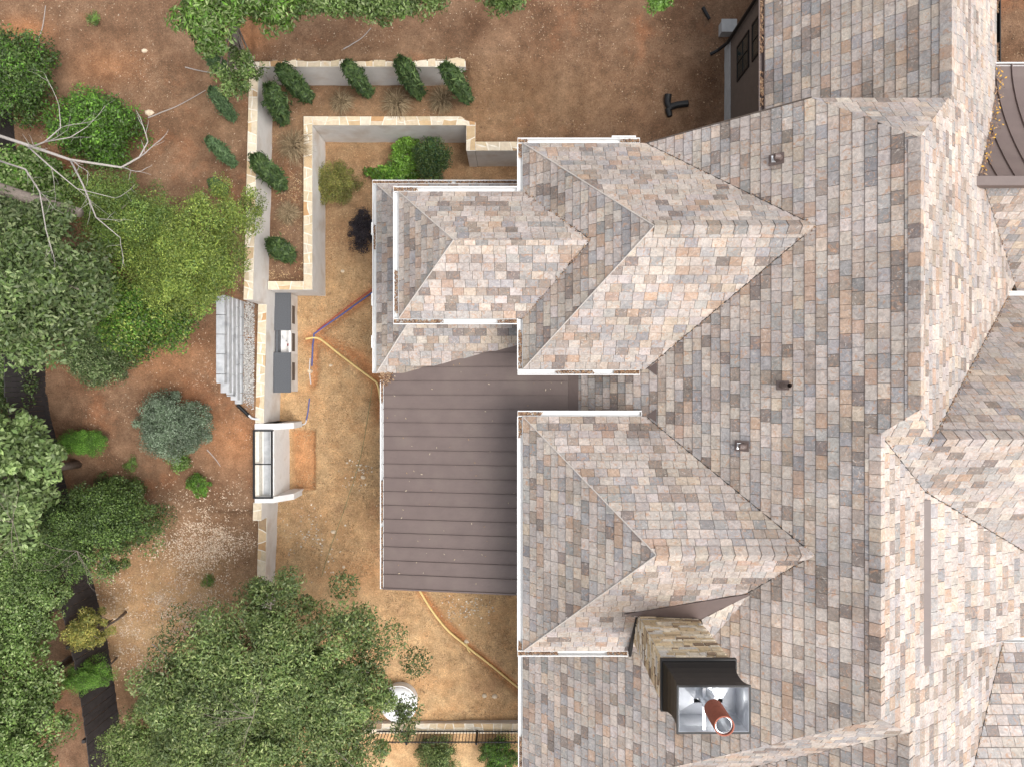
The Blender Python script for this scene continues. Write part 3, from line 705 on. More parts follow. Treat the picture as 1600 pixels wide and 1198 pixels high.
# ------------------------------------------------------------------ retaining walls with flagstone coping
FC = [(.54,.44,.30), (.59,.50,.37), (.52,.38,.23), (.61,.54,.43), (.48,.35,.21), (.57,.47,.34), (.43,.26,.13), (.60,.51,.39), (.33,.23,.14)]
FW = [5, 6, 3, 5, 2, 5, 1.2, 5, .6]
def wall_run(parent, poly_pts, z0, z1, coping, seed, ends=True):
    """straight wall: a,b = centre line in plan, width"""
    (a, b, wd) = poly_pts; a = Vector((*a, 0)); b = Vector((*b, 0)); L = (b-a).length; d = (b-a)/L; s = Vector((-d.y, d.x, 0))
    rr = random.Random(seed)
    def W3(t, q, z): p = a+d*t+s*q; return (p.x, p.y, z)
    h = wd/2-.015
    mesh('wall_body', [W3(0,-h,z0), W3(L,-h,z0), W3(L,h,z0), W3(0,h,z0), W3(0,-h,z1-.05), W3(L,-h,z1-.05), W3(L,h,z1-.05), W3(0,h,z1-.05)], BF, MT['stucco'], parent)
    cp = mesh('coping', [W3(0,-wd/2+.006,z1-.055), W3(L,-wd/2+.006,z1-.055), W3(L,wd/2-.006,z1-.055), W3(0,wd/2-.006,z1-.055), W3(0,-wd/2+.006,z1-.008), W3(L,-wd/2+.006,z1-.008), W3(L,wd/2-.006,z1-.008), W3(0,wd/2-.006,z1-.008)], BF, MT['mortar'], parent)
    t = 0; ja = 0
    def stone(pts):
        c = (sum(p[0] for p in pts)/len(pts), sum(p[1] for p in pts)/len(pts))
        sh = []
        for p in pts:
            dx, dy = c[0]-p[0], c[1]-p[1]; l = math.hypot(dx, dy) or 1; sh.append((p[0]+dx/l*.020, p[1]+dy/l*.020))
        lift = rr.uniform(-.002, .008); n = len(sh); V = [W3(x, y, z1+lift) for x, y in sh]+[W3(x, y, z1-.05) for x, y in sh]
        cl = rr.choices(FC, FW)[0]; k = rr.uniform(.9, 1.1)
        mesh('stone', V, [tuple(range(n))]+[((j+1) % n, j, j+n, (j+1) % n+n) for j in range(n)], MT['flag'], cp, tint=[(cl[0]*k, cl[1]*k, cl[2]*k, rr.random()*.9)]*(2*n))
    while t < L-.01:
        ln = rr.uniform(.22, .46)
        if L-t-ln < .2: ln = L-t
        jb = 0 if t+ln > L-.02 else rr.uniform(-.07, .07)
        w0 = wd/2
        if rr.random() < .62:
            m0 = rr.uniform(-.06, .06); m1 = rr.uniform(-.06, .06); mm = rr.uniform(.35, .65)*ln
            k1, k2 = rr.uniform(-.05, .05), rr.uniform(-.05, .05)
            stone([(t+ja, -w0), (t+ln+jb, -w0), (t+ln+jb*.2, m1), (t+mm, (m0+m1)/2+rr.uniform(-.04,.04)), (t+ja*.2, m0)])
            stone([(t+ja*.2, m0), (t+mm, (m0+m1)/2+rr.uniform(-.02,.02)), (t+ln+jb*.2, m1), (t+ln-jb, w0), (t-ja, w0)])
        else:
            stone([(t+ja, -w0), (t+ln*.5, -w0), (t+ln+jb, -w0), (t+ln+jb*.2, 0), (t+ln-jb, w0), (t+ln*.5, w0), (t-ja, w0), (t+ja*.2, 0)])
        ja = jb; t += ln
ow = thing('retaining_wall', 'tall outer stucco retaining wall with flagstone coping, running along the left and top of the garden', 'wall')
WC = lambda y: float(xin(y))-.145
wall_run(ow, ((WC(10.18), 10.18), (WC(2.6), 2.6), .30), .2, 2.92, 1, 11)
wall_run(ow, ((WC(10)+.15, 10.005), (-1.45, 10.005), .35), 1.0, 2.94, 1, 12)
wall_run(ow, ((WC(2.6), 2.597), (WC(-1.3), -1.3), .29), -.3, 1.66, 1, 13)
wall_run(ow, ((WC(-3.92), -3.92), (WC(-4.5), -4.5), .29), -.3, 1.66, 1, 14)
wall_run(ow, ((WC(-4.5)-.01, -4.503), (WC(-6.5)-.01, -6.5), .29), -.3, 1.10, 1, 15)
wall_run(ow, ((WC(-6.5)-.02, -6.503), (WC(-7)-.02, -9.5), .29), -.3, .82, 1, 16)
iw = thing('planter_wall', 'inner stucco planter wall with flagstone coping, stepping round the planting bed to the house', 'wall')
wall_run(iw, ((-6.70, 8.76), (-6.70, 3.07), .30), -.3, 1.70, 1, 21)
wall_run(iw, ((-6.55, 8.61), (-1.2, 8.61), .30), -.3, 1.703, 1, 22)
wall_run(iw, ((-1.355, 8.46), (-1.355, 7.63), .31), -.3, 1.70, 1, 23)
wall_run(iw, ((-1.2, 7.78), (.62, 7.78), .30), -.3, 1.697, 1, 24)
wall_run(iw, ((-8.02, 3.21), (-6.85, 3.21), .29), -.3, 1.697, 1, 25)
lw = thing('stone_wall', 'low stone-capped garden wall beneath the black metal fence', 'wall')
wall_run(lw, ((-5.2, -12.02), (.55, -12.02), .36), -.6, .24, 1, 31)
# block wall west of the kitchen
bw = thing('block_wall', 'pale grey concrete block retaining wall with stepped end under the green tree', 'wall')
rr = random.Random(4)
for row in range(5):
    z0 = 1.50+row*.235; ye = -.68+row*.13 if row < 4 else .0
    y = 3.4; xf = -8.87-row*.045; first = True
    dp = .26 if row == 4 else .22
    while y > ye+.05:
        ln = (.30 if (first and row % 2) else .62)*rr.uniform(.97, 1.03); first = False
        y1 = max(y-ln, ye)
        MB().box(xf-dp, xf+rr.uniform(-.004,.006), y1+.009, y-.009, z0, z0+.222).build('block', MT['concrete_block'], bw)
        y = y1
MB().box(-9.3, -9.0, -.3, 3.4, 1.2, 2.4).build('core', MT['concrete_block'], bw)

# ------------------------------------------------------------------ outdoor kitchen and water feature
ok = thing('outdoor_kitchen', 'outdoor kitchen counter with two dark grey worktops and sink bay against the stucco wall', 'outdoor kitchen')
KX0, KX1 = -8.06, -7.55
MB().box(KX0, KX1, 1.83, 3.06, -.2, .80).build('cabinet', MT['stucco'], ok); MB().box(KX0, KX1, -.28, 1.02, -.2, .80).build('cabinet', MT['stucco'], ok)
MB().box(KX0, KX1-.001, 1.02, 1.83, -.2, .52).build('sink_bay', MT['stucco_white'], ok); MB().box(KX1-.07, KX1-.001, 1.02, 1.83, .52, .79).build('bay_front', MT['stucco_white'], ok)
MB().box(KX0, KX0+.09, 1.02, 1.83, .52, .82).build('bay_back', MT['counter'], ok)
MB().box(KX0-.06, KX1+.02, 1.80, 3.07, .80, .85).build('worktop', MT['counter'], ok); MB().box(KX0-.06, KX1+.02, -.31, 1.05, .80, .85).build('worktop', MT['counter'], ok)
for y0 in (2.05, 1.1, 0.1): MB().box(KX1-.01, KX1+.008, y0, y0+.62, .34, .64).build('door_opening', MT['siding'], ok)
MB().tube([(KX0+.3, 1.45, .52), (KX0+.3, 1.45, .72), (KX0+.22, 1.52, .76), (KX0+.2, 1.62, .70)], .018, 8).build('tap_pipe', MT['pvc'], ok)
MB().tube([(KX0+.34, 1.3, .53), (KX0+.36, 1.34, .60)], .03, 8).build('valve', MT['pipe_red'], ok)
wf = thing('wall_feature', 'white stucco wall niche with black rectangular metal frame on top and two wing walls', 'wall niche')
fx0, fx1, fy0, fy1 = -8.46, -7.84, -3.92, -1.32
MB().box(fx0, fx1, fy0, fy1, -.3, 1.30).build('niche_base', MT['stucco_white'], wf)
MB().box(fx1-.14, fx1, fy0+.2, fy1-.2, 1.30, 1.6).build('front_panel', MT['stucco_white'], wf)
MB().box(fx0, fx0+.13, fy0+.2, fy1-.2, 1.30, 1.62).build('back_panel', MT['mortar'], wf)
MB().box(fx0+.2, fx1-.16, fy0+.25, fy1-.25, 1.30, 1.37).build('trough', MT['concrete_block'], wf)
for ya, yb in ((fy0, fy0+.2), (fy1-.2, fy1)):
    V = [(fx0,ya,-.2), (fx1+.45,ya,-.2), (fx1+.45,yb,-.2), (fx0,yb,-.2), (fx0,ya,1.66), (fx1+.0,ya,1.66), (fx1+.0,yb,1.66), (fx0,yb,1.66), (fx1+.45,ya,.95), (fx1+.45,yb,.95)]
    mesh('wing_wall', V, [(0,3,2,1), (4,5,6,7), (5,8,9,6), (1,2,9,8), (0,1,8,5,4), (2,3,7,6,9), (3,0,4,7)], MT['stucco_white'], wf)
fr = MB()
zf = 1.74; a, b_, c, d = fx0+.0, fx1-.03, fy0+.18, fy1-.22
fr.bar((a,c,zf), (a,d,zf), .05, .06).bar((b_,c,zf), (b_,d,zf), .05, .06).bar((a-.025,c,zf), (b_+.025,c,zf), .05, .058).bar((a-.025,d,zf), (b_+.025,d,zf), .05, .058).bar((a,(c+d)/2,zf), (b_,(c+d)/2,zf), .035, .05)
fr.build('metal_frame', MT['black_metal'], wf)
for xx in (a, b_):
    for yy in (c, d): MB().box(xx-.02, xx+.02, yy-.02, yy+.02, 1.3, zf-.03).build('frame_leg', MT['black_metal'], wf)

# ------------------------------------------------------------------ pipes, hoses, small site things
def gl(pts, off=.03, sub=8):
    """polyline of photo pixels laid on the ground (Catmull-Rom)"""
    W3 = [ground_at(u, v, 0) for u, v in pts]; out = []
    n = len(W3)
    for i in range(n-1):
        p0, p1, p2, p3 = (np.array(W3[max(i-1,0)]), np.array(W3[i]), np.array(W3[i+1]), np.array(W3[min(i+2,n-1)]))
        for k in range(sub):
            t = k/sub; q = .5*((2*p1)+(-p0+p2)*t+(2*p0-5*p1+4*p2-p3)*t*t+(-p0+3*p1-3*p2+p3)*t**3)
            out.append((q[0], q[1], gz(q[0], q[1])+off))
    q = W3[-1]; out.append((q[0], q[1], q[2]+off)); return out
def pipe(nm, pts, r, m, label, cat, off=.03, **k):
    o = MB().tube(gl(pts, off), r, 7).build(nm, MT[m], smooth=True); return tag(o, label, cat, **k)
pipe('water_pipe', [(584,456), (540,488), (497,518), (491,526), (489,548), (488,572)], .028, 'pipe_blue', 'blue water pipe running from the house into the trench, bending down at the trench corner', 'pipe', .05)
pipe('water_pipe', [(584,451), (540,483), (496,517)], .016, 'pipe_red', 'thin red water pipe lying along the blue pipe', 'pipe', .06)
pipe('water_pipe', [(484,622), (482,640), (479,656)], .022, 'pipe_blue', 'short blue pipe stub resurfacing below the outdoor kitchen', 'pipe', .03)
pipe('conduit', [(479,656), (476,662), (462,665), (455,667)], .02, 'pvc', 'grey conduit leading to the white wall niche', 'pipe', .03)
pipe('conduit', [(485,560), (484,580), (486,600)], .018, 'pvc', 'thin grey conduit beside the blue pipe end', 'pipe', .03)
pipe('gas_hose', [(478,530), (490,528), (502,531), (525,549), (555,572), (582,592), (590,600), (594,620), (597,650)], .038, 'hose_yellow', 'yellow gas line curving through the open trench to the metal roof', 'hose', .05)
pipe('gas_hose', [(650,915), (672,948), (697,980), (727,1006), (765,1036), (815,1078)], .038, 'hose_yellow', 'yellow gas line running diagonally below the metal roof', 'hose', .05)
pipe('gas_hose', [(729,1004), (731,1012), (735,1018)], .03, 'hose_yellow', 'short yellow hose stub tied to the diagonal gas line', 'hose', .05)
pipe('guide_string', [(582,600), (575,650), (562,720), (540,790), (515,860), (503,900)], .007, 'string_green', 'thin green string stretched across the yard dirt', 'string', .03)
o = MB().tube(gl([(372,632), (382,641), (391,650)], .08), .06, 10).build('drain_pipe', MT['black_metal'], smooth=True); tag(o, 'short black drain pipe lying beside the coping', 'pipe')
o = MB().tube(gl([(391,648), (397,653), (412,654)], .13), .035, 10).build('pipe_elbow', MT['pvc'], smooth=True); tag(o, 'white plastic pipe elbow crossing the wall coping', 'pipe')
# white round tank half under the big tree
x, y, z = P(622, 1102, .6); V, Fs = [], []
n = 32
for r, zz in ((.60, -.1), (.62, .45), (.58, .56), (.40, .66), (.18, .71), (.0, .72)):
    for k in range(n): q = 2*math.pi*k/n; V.append((x+r*math.cos(q), y+r*math.sin(q), zz))
for j in range(5):
    for k in range(n): Fs.append((j*n+k, j*n+(k+1) % n, (j+1)*n+(k+1) % n, (j+1)*n+k))
tk = thing('round_tank', 'white domed round tank half hidden by the large tree', 'tank')
mesh('tank_shell', V, Fs, MT['white_plastic'], tk, smooth=True)
V, Fs = ring(x, y, .635, .60, .40, .47); mesh('rim', V, Fs, MT['white_plastic'], tk)
# black drain fittings on the north-east ground
for pts, r, lb in (([(1043,150), (1042,163), (1047,174)], .11, 'forked black drain fitting lying on dark ground by the house'), ([(1097,15), (1102,24), (1107,33)], .06, 'short black pipe offcut near the top edge by the siding wall')):
    t = thing('drain_fitting', lb, 'drain pipe')
    MB().tube(gl(pts, .1), r, 10, r*.8).build('pipe', MT['black_metal'], t, smooth=True)
    if r > .1: MB().tube(gl([(1046,170), (1058,166), (1074,164)], .1), .10, 10).build('branch_pipe', MT['black_metal'], t, smooth=True); MB().tube(gl([(1043,172), (1046,184)], .08), .1, 10, .08).build('pipe', MT['black_metal'], t, smooth=True)
ub = thing('utility_box', 'small grey utility box behind the siding wall corner at the top', 'utility box')
MB().box(6.42, 6.85, 10.75, 11.1, 2.8, 3.3).build('casing', MT['foundation'], ub); MB().box(6.40, 6.87, 10.73, 11.12, 3.3, 3.33).build('lid', MT['foundation'], ub)

# black picket fence on the low wall
bf = thing('metal_fence', 'black metal picket fence standing on the low stone wall', 'fence')
fy = -12.1; z0, z1 = .2, 1.12
pk = bpy.data.meshes.new('picket'); pk.from_pydata(boxv(-.009, .009, -.009, .009, z0+.05, z1), [], BF); pk.materials.append(MT['black_metal'])
x = -4.6
while x < .5:
    o = link('picket', pk, bf); o.location = (x, fy, 0); x += .112
for z in (z0+.1, z1-.1): MB().box(-4.7, .55, fy-.016, fy+.016, z-.018, z+.018).build('rail', MT['black_metal'], bf)
for x in (-3.55, -1.2): MB().box(x-.03, x+.03, fy-.03, fy+.03, z0, z1+.05).build('post', MT['black_metal'], bf)
# dark board fence along the west boundary
wfn = thing('board_fence', 'dark stained board fence along the left boundary under the trees', 'fence')
fp = [(-16.1, 14), (-15.5, 8), (-14.75, .8), (-14.6, -3.1), (-13.75, -8.2), (-13.35, -11.2), (-13.1, -14)]
bd = bpy.data.meshes.new('board'); bd.from_pydata(boxv(-.011, .011, -.070, .070, -.1, 1.8), [], BF); bd.materials.append(MT['wood_dark'])
rr = random.Random(9)
for (ax, ay), (bx, by) in zip(fp[:-1], fp[1:]):
    L = math.hypot(bx-ax, by-ay); n = int(L/.145); an = math.atan2(by-ay, bx-ax)-math.pi/2
    for i in range(n):
        t = (i+.5)/n; X = ax+(bx-ax)*t; Y = ay+(by-ay)*t
        if -13.5 < Y < 9:
            o = link('board', bd, wfn); o.location = (X+rr.uniform(-.004,.004)+(.004 if i % 2 else -.004), Y, gz(X, Y)+rr.uniform(-.01,.01)); o.rotation_euler = (0, 0, an)
    for zz in (.3, 1.5):
        MB().bar((ax-.05, ay, gz(ax, ay)+zz), (bx-.05, by, gz(bx, by)+zz), .05, .09).build('rail', MT['wood_dark'], wfn)
    MB().box(bx-.12, bx-.02, by-.05, by+.05, gz(bx, by)-.2, gz(bx, by)+1.86).build('post', MT['wood_dark'], wfn)

# ------------------------------------------------------------------ plants
def leaves(C, nrm, size, asp, cols, rng, up=.55, jit=.25, axis=None):
    """one folded leaf (two triangles) per centre C; returns vertex array (n*4) and tint"""
    n = len(C)
    nn = nrm*(1-up)+np.array([0,0,1.])*up+rng.normal(0, .38, (n,3)); nn /= np.linalg.norm(nn, axis=1)[:, None]
    a = rng.normal(0, 1, (n,3)) if axis is None else axis+rng.normal(0, .22, (n,3)); a -= nn*np.sum(a*nn, 1)[:, None]; a /= np.linalg.norm(a, axis=1)[:, None]
    b = np.cross(nn, a); s = size*rng.uniform(.65, 1.3, (n,1))
    V = np.stack([C-a*s*.5, C+b*s*asp*.5+nn*s*.05, C+a*s*.5-nn*s*.06, C-b*s*asp*.5+nn*s*.05], 1)
    cols = np.asarray(cols); c = cols[rng.randint(0, len(cols), n)]*rng.uniform(1-jit, 1+jit, (n,1))
    t = np.concatenate([c, np.ones((n,1))], 1); t = np.repeat(t, 4, 0)
    return V.reshape(-1, 3), t
def crown(c, rad, ncl, per, rcl, size, asp, cols, seed, low=-.35, up=.5, lump=.25, fill=.5, lobes=15):
    rng = np.random.RandomState(seed)
    rad = np.array(rad, float)
    nl = lobes; ld = rng.normal(0, 1, (nl,3)); ld /= np.linalg.norm(ld, axis=1)[:, None]; ld[:,2] = np.abs(ld[:,2])*.9-.25
    lr = rng.uniform(.26, .46, nl); lc = ld*(1.02-lr)[:, None]*rng.uniform(.55, .92, (nl,1)); lc[0] = 0; lr[0] = .55 if nl > 1 else 1.0
    d = rng.normal(0, 1, (ncl*4,3)); d /= np.linalg.norm(d, axis=1)[:, None]; d = d[d[:,2] > low][:ncl]; ncl = len(d)
    li = rng.choice(nl, ncl, p=lr**2/np.sum(lr**2))
    cc = np.array(c)+(lc[li]+d*(lr[li]*rng.uniform(fill, 1.0, ncl))[:, None])*rad
    per = int(per*1.55); size = size*.70; n = ncl*per
    q = rng.normal(0, 1, (n,3)); q /= np.linalg.norm(q, axis=1)[:, None]; q *= rng.uniform(.25, 1, (n,1))**.6
    rc = rcl*rng.uniform(.45, 1.25, ncl)
    C = np.repeat(cc, per, 0)+q*np.repeat(rc, per)[:, None]*np.array([1,1,.7])
    cl = np.asarray(cols); cluster_shade = np.repeat(rng.uniform(.6, 1.4, ncl)*(1+.35*np.clip(d[:,2], -.4, 1)), per)  # lit and dark clumps put into the leaf colour, paler towards each lobe's top
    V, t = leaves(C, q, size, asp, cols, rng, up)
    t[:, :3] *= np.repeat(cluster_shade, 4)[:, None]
    return V, t, cc
def tree(nm, label, u, v, zc, rpx, rz, ncl, per, rcl, size, asp, cols, seed, base=None, trunk=.14, cat='tree', group=None, matn='leaf', ry=None, **k):
    kk = (HC-zc)/FP*(1.25 if cat == 'tree' else 1.12); c = P(u, v, zc); rx = rpx*kk; ryy = (ry or rpx)*kk; ncl = int(ncl*1.25)
    V, t, cc = crown(c, (rx, ryy, rz), ncl, per, rcl, size, asp, cols, seed, **k)
    th = thing(nm, label, cat, group=group)
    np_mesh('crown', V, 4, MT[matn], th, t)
    bx, by = base if base else (c[0]*1.0, c[1]*1.0)
    bz = gz(bx, by)
    m = MB(); rr = random.Random(seed)
    top = Vector((c[0], c[1], c[2]+rz*.2)); b0 = Vector((bx, by, bz-.1))
    m.tube([b0, b0.lerp(top, .35)+Vector((rr.uniform(-.1,.1), rr.uniform(-.1,.1), 0)), b0.lerp(top, .7)+Vector((rr.uniform(-.15,.15), rr.uniform(-.15,.15), 0)), top], trunk, 8, trunk*.35)
    for i in rr.sample(range(len(cc)), min(22, len(cc))):
        e = Vector(cc[i]); s = b0.lerp(top, rr.uniform(.4, .95)); mid = s.lerp(e, .5)+Vector((rr.uniform(-.2,.2), rr.uniform(-.2,.2), rr.uniform(0,.25)))*rz*.3
        m.tube([s, mid, e], trunk*.3, 5, trunk*.07)
    m.build('trunk', MT['bark'], th, smooth=True)
    return th
def shrub(nm, label, u, v, rpx, hgt_, ncl, per, rcl, size, asp, cols, seed, **k):
    g = ground_at(u, v); zc = g[2]+hgt_*.5
    return tree(nm, label, u, v, zc, rpx, hgt_*.5, int(ncl*1.3), per, rcl*1.25, size, asp, cols, seed, trunk=.035, cat='shrub', **{'lobes': 1, 'fill': .35, **k})
DARK = [(.052,.090,.023), (.070,.113,.030), (.098,.143,.040), (.040,.068,.021)]
OLIV = [(.145,.190,.058), (.195,.240,.082), (.110,.155,.043), (.24,.275,.115), (.080,.118,.034)]
BRIT = [(.080,.180,.022), (.118,.235,.030), (.060,.135,.020), (.16,.265,.045)]
BLUE = [(.098,.140,.052), (.138,.180,.076), (.070,.104,.038), (.18,.215,.10)]
PALE = [(.18,.245,.088), (.235,.30,.13), (.135,.195,.062), (.10,.155,.048)]
YELG = [(.21,.265,.050), (.27,.325,.075), (.16,.22,.045), (.135,.18,.036)]
VINE = [(.095,.158,.036), (.135,.200,.052), (.074,.122,.030), (.165,.232,.078), (.205,.255,.105)]
tree('broadleaf_tree', 'large dark green tree with olive highlights at the bottom beside the yard', 425, 1085, 5.0, 232, 2.6, 300, 270, .55, .145, .36, DARK[1:3]+OLIV+BLUE[:2], 41, trunk=.2, ry=195)
tree('broadleaf_tree', 'fresh green vine-covered tree in the bottom left corner', 12, 1090, 4.0, 108, 2.2, 150, 200, .5, .14, .5, VINE, 42, ry=150)
tree('broadleaf_tree', 'dense small-leaved green tree with twiggy top left of the pale chip patch', 165, 845, 3.4, 112, 1.5, 150, 190, .42, .095, .5, DARK+VINE[:2], 43, ry=78)
tree('broadleaf_tree', 'pale green large-leaved tree leaning in from the left edge', 12, 745, 5.2, 88, 2.0, 100, 80, .42, .24, .5, PALE+BLUE[:1], 44, ry=115)
tree('broadleaf_tree', 'tall bluish green oak on the left edge beneath the bare branches', 62, 445, 7.2, 125, 2.6, 150, 170, .55, .20, .42, BLUE+DARK[1:3], 45, trunk=.2, ry=115)
tree('broadleaf_tree', 'bright green leafy tree between the oak and the yellow-green tree', 215, 475, 4.6, 92, 1.5, 95, 150, .42, .12, .5, BRIT[:3]+YELG[1:3]+DARK[:2], 46, ry=80)
tree('broadleaf_tree', 'feathery yellow-green tree overhanging the outer wall and block wall', 308, 392, 5.0, 122, 1.7, 190, 230, .42, .085, .4, YELG+VINE[:1], 47, ry=110)
tree('broadleaf_tree', 'feathery olive-green tree top below the bare branches', 190, 335, 5.2, 88, 1.2, 110, 190, .40, .085, .4, YELG[2:]+VINE[:3], 48, ry=58)
tree('broadleaf_tree', 'dark leafy undergrowth tree between the oak and the pale tree', -25, 590, 3.6, 62, 1.6, 80, 150, .45, .14, .45, BLUE+DARK, 49, ry=80)
tree('broadleaf_tree', 'light vine-green treetop on the left edge below the twiggy tree', 40, 915, 3.2, 85, 1.4, 90, 170, .42, .12, .5, VINE+BLUE[:1], 50, ry=75)
tree('hanging_tree', 'long-leaved green branch reaching in from the top left of the wall', 335, 30, 8.0, 62, .8, 60, 75, .30, .20, .30, BRIT[:2]+DARK[2:3]+VINE, 51, low=-.9, ry=58, base=(-8.8, 13.5))
tree('hanging_tree', 'sprays of green leaves drooping over the wall corner', 372, 112, 6.5, 36, .6, 26, 50, .24, .16, .32, VINE+DARK[:1], 52, low=-.9, ry=45, base=(-8.9, 12.8))
tree('broadleaf_tree', 'green treetop along the top edge above the upper garden wall', 540, -8, 7.0, 150, 1.0, 110, 110, .36, .15, .4, VINE+DARK[1:2], 53, ry=42, base=(-4.5, 12.8))
tree('broadleaf_tree', 'small green treetop cut by the top edge, right of the wall end', 790, -10, 6.5, 50, .8, 30, 90, .3, .14, .4, VINE+DARK[:2], 54, ry=28, base=(-.2, 12.9))
tree('broadleaf_tree', 'small bright yellow-green branch tip at the top edge near the siding wall', 1026, 2, 7.0, 24, .4, 14, 70, .2, .13, .4, [(.13,.24,.04), (.16,.28,.06)], 55, ry=20, base=(3.7, 12.4))
tree('broadleaf_tree', 'loose olive tree at the bottom edge left of the large dark tree', 235, 1165, 3.2, 72, 1.3, 70, 150, .42, .12, .4, OLIV+VINE[:2], 56, ry=60)
tree('broadleaf_tree', 'green vine mass along the left edge halfway down to the bottom corner', 38, 975, 3.4, 58, 1.5, 80, 160, .45, .13, .5, VINE+BLUE[:1], 57, ry=70)
tree('broadleaf_tree', 'grey-green treetop in the upper part of the oak group at the left edge', 25, 370, 6.2, 60, 1.5, 70, 140, .45, .17, .42, BLUE+DARK[1:2], 58, ry=55)
tree('broadleaf_tree', 'green drooping branch above the wall corner at the top edge', 425, 5, 7.4, 52, .7, 40, 75, .28, .18, .3, BRIT[:2]+VINE, 59, low=-.9, ry=40, base=(-7.0, 13.2))
shrub('weed', 'low dark weeds in the dirt above the dense small-leaved tree', 185, 765, 38, .45, 40, 60, .17, .07, .45, DARK+VINE[:2], 60, ry=24)
shrub('shrub', 'glossy green shrub in the upper left clearing, next to the bare branch', 150, 200, 60, 1.9, 75, 120, .30, .13, .45, BRIT[:3]+DARK[:2], 61, ry=52)
shrub('shrub', 'glossy dark shrub at the left edge near the top', 28, 122, 58, 2.2, 70, 120, .32, .13, .45, BRIT[:1]+DARK, 62, ry=58)
shrub('shrub', 'light green maple-leaved shrub behind the bare branches at the left edge', 48, 290, 58, 2.0, 60, 110, .32, .15, .7, VINE+BRIT[:1], 63, ry=48)
shrub('shrub', 'rounded bluish green shrub under the oak', 155, 555, 50, 1.6, 70, 130, .27, .10, .4, BLUE+DARK[:1], 64, ry=40)
shrub('shrub', 'round silver-green shrub standing alone in the dirt', 273, 664, 52, 1.7, 110, 140, .22, .075, .5, [(.15,.19,.13), (.19,.235,.165), (.11,.15,.09), (.08,.12,.065)], 65, ry=46, low=-.2)
shrub('shrub', 'small bright green weed shrub below the silver-green shrub', 281, 722, 15, .5, 16, 60, .13, .08, .5, BRIT[:2]+VINE, 66)
shrub('shrub', 'small lime green shrub near the lower dirt slope', 313, 757, 17, .5, 18, 60, .13, .08, .5, BRIT, 67)
shrub('clipped_shrub', 'oblong clipped bright green shrub by the board fence', 134, 690, 34, 1.0, 60, 170, .16, .05, .5, BRIT[:3], 68, ry=18, low=-.1, matn='needle')
shrub('clipped_shrub', 'slanting clipped green shrub over the lower board fence', 148, 1050, 34, 2.5, 60, 170, .17, .05, .5, BRIT[:3]+VINE[:1], 69, ry=17, low=-.1, matn='needle')
tree('small_tree', 'small mustard yellow-green tree by the lower board fence', 146, 985, 3.0, 36, .8, 55, 130, .22, .085, .45, [(.24,.22,.05), (.19,.19,.045), (.14,.16,.04), (.28,.24,.07)], 70, ry=36, trunk=.05)
shrub('shrub', 'olive-gold rounded shrub in the planting bed corner', 521, 286, 36, 1.0, 65, 130, .20, .065, .5, [(.20,.20,.05), (.25,.23,.07), (.13,.16,.04), (.17,.15,.05)], 71, ry=30)
shrub('shrub', 'lime green flowering shrub near the skirt roof gutter', 636, 243, 24, .8, 40, 90, .16, .09, .6, [(.14,.27,.035), (.18,.32,.05), (.10,.20,.03)], 72, ry=26)
shrub('shrub', 'broad-leaved bright green ground plants along the skirt roof gutter', 612, 272, 36, .45, 30, 40, .16, .15, .65, BRIT, 73, ry=10)
shrub('shrub', 'dark green conical holly beside the lime green shrub', 674, 252, 24, 1.8, 60, 110, .20, .08, .5, DARK+[(.03,.08,.04)], 74, ry=30)
shrub('shrub', 'dark purple-black shrub against the skirt roof edge', 565, 362, 17, .9, 40, 100, .16, .07, .5, [(.018,.016,.02), (.03,.024,.03), (.045,.035,.04)], 75, ry=30)
shrub('shrub', 'green shrub below the black fence, left one of the pair', 683, 1180, 30, 1.1, 55, 110, .2, .07, .5, OLIV+DARK, 76, ry=28)
shrub('shrub', 'green shrub below the black fence, next to the house corner', 780, 1178, 27, 1.1, 55, 110, .2, .07, .5, BRIT[:3]+DARK, 77, ry=26)
for i, (u, v, r) in enumerate(((325, 908, 8), (45, 700, 20), (205, 725, 14), (148, 30, 10), (610, 262, 10))):
    shrub('weed', ['small yellow-green weed tuft near the lower wall', 'dark weed patch beside the pale tree', 'sparse weed patch near the twiggy tree', 'tiny weed on the dirt near the top left', 'leafy plant in the bed beside the hosta row'][i], u, v, r, .3, 10, 40, .1, .06, .4, BRIT+VINE, 80+i)
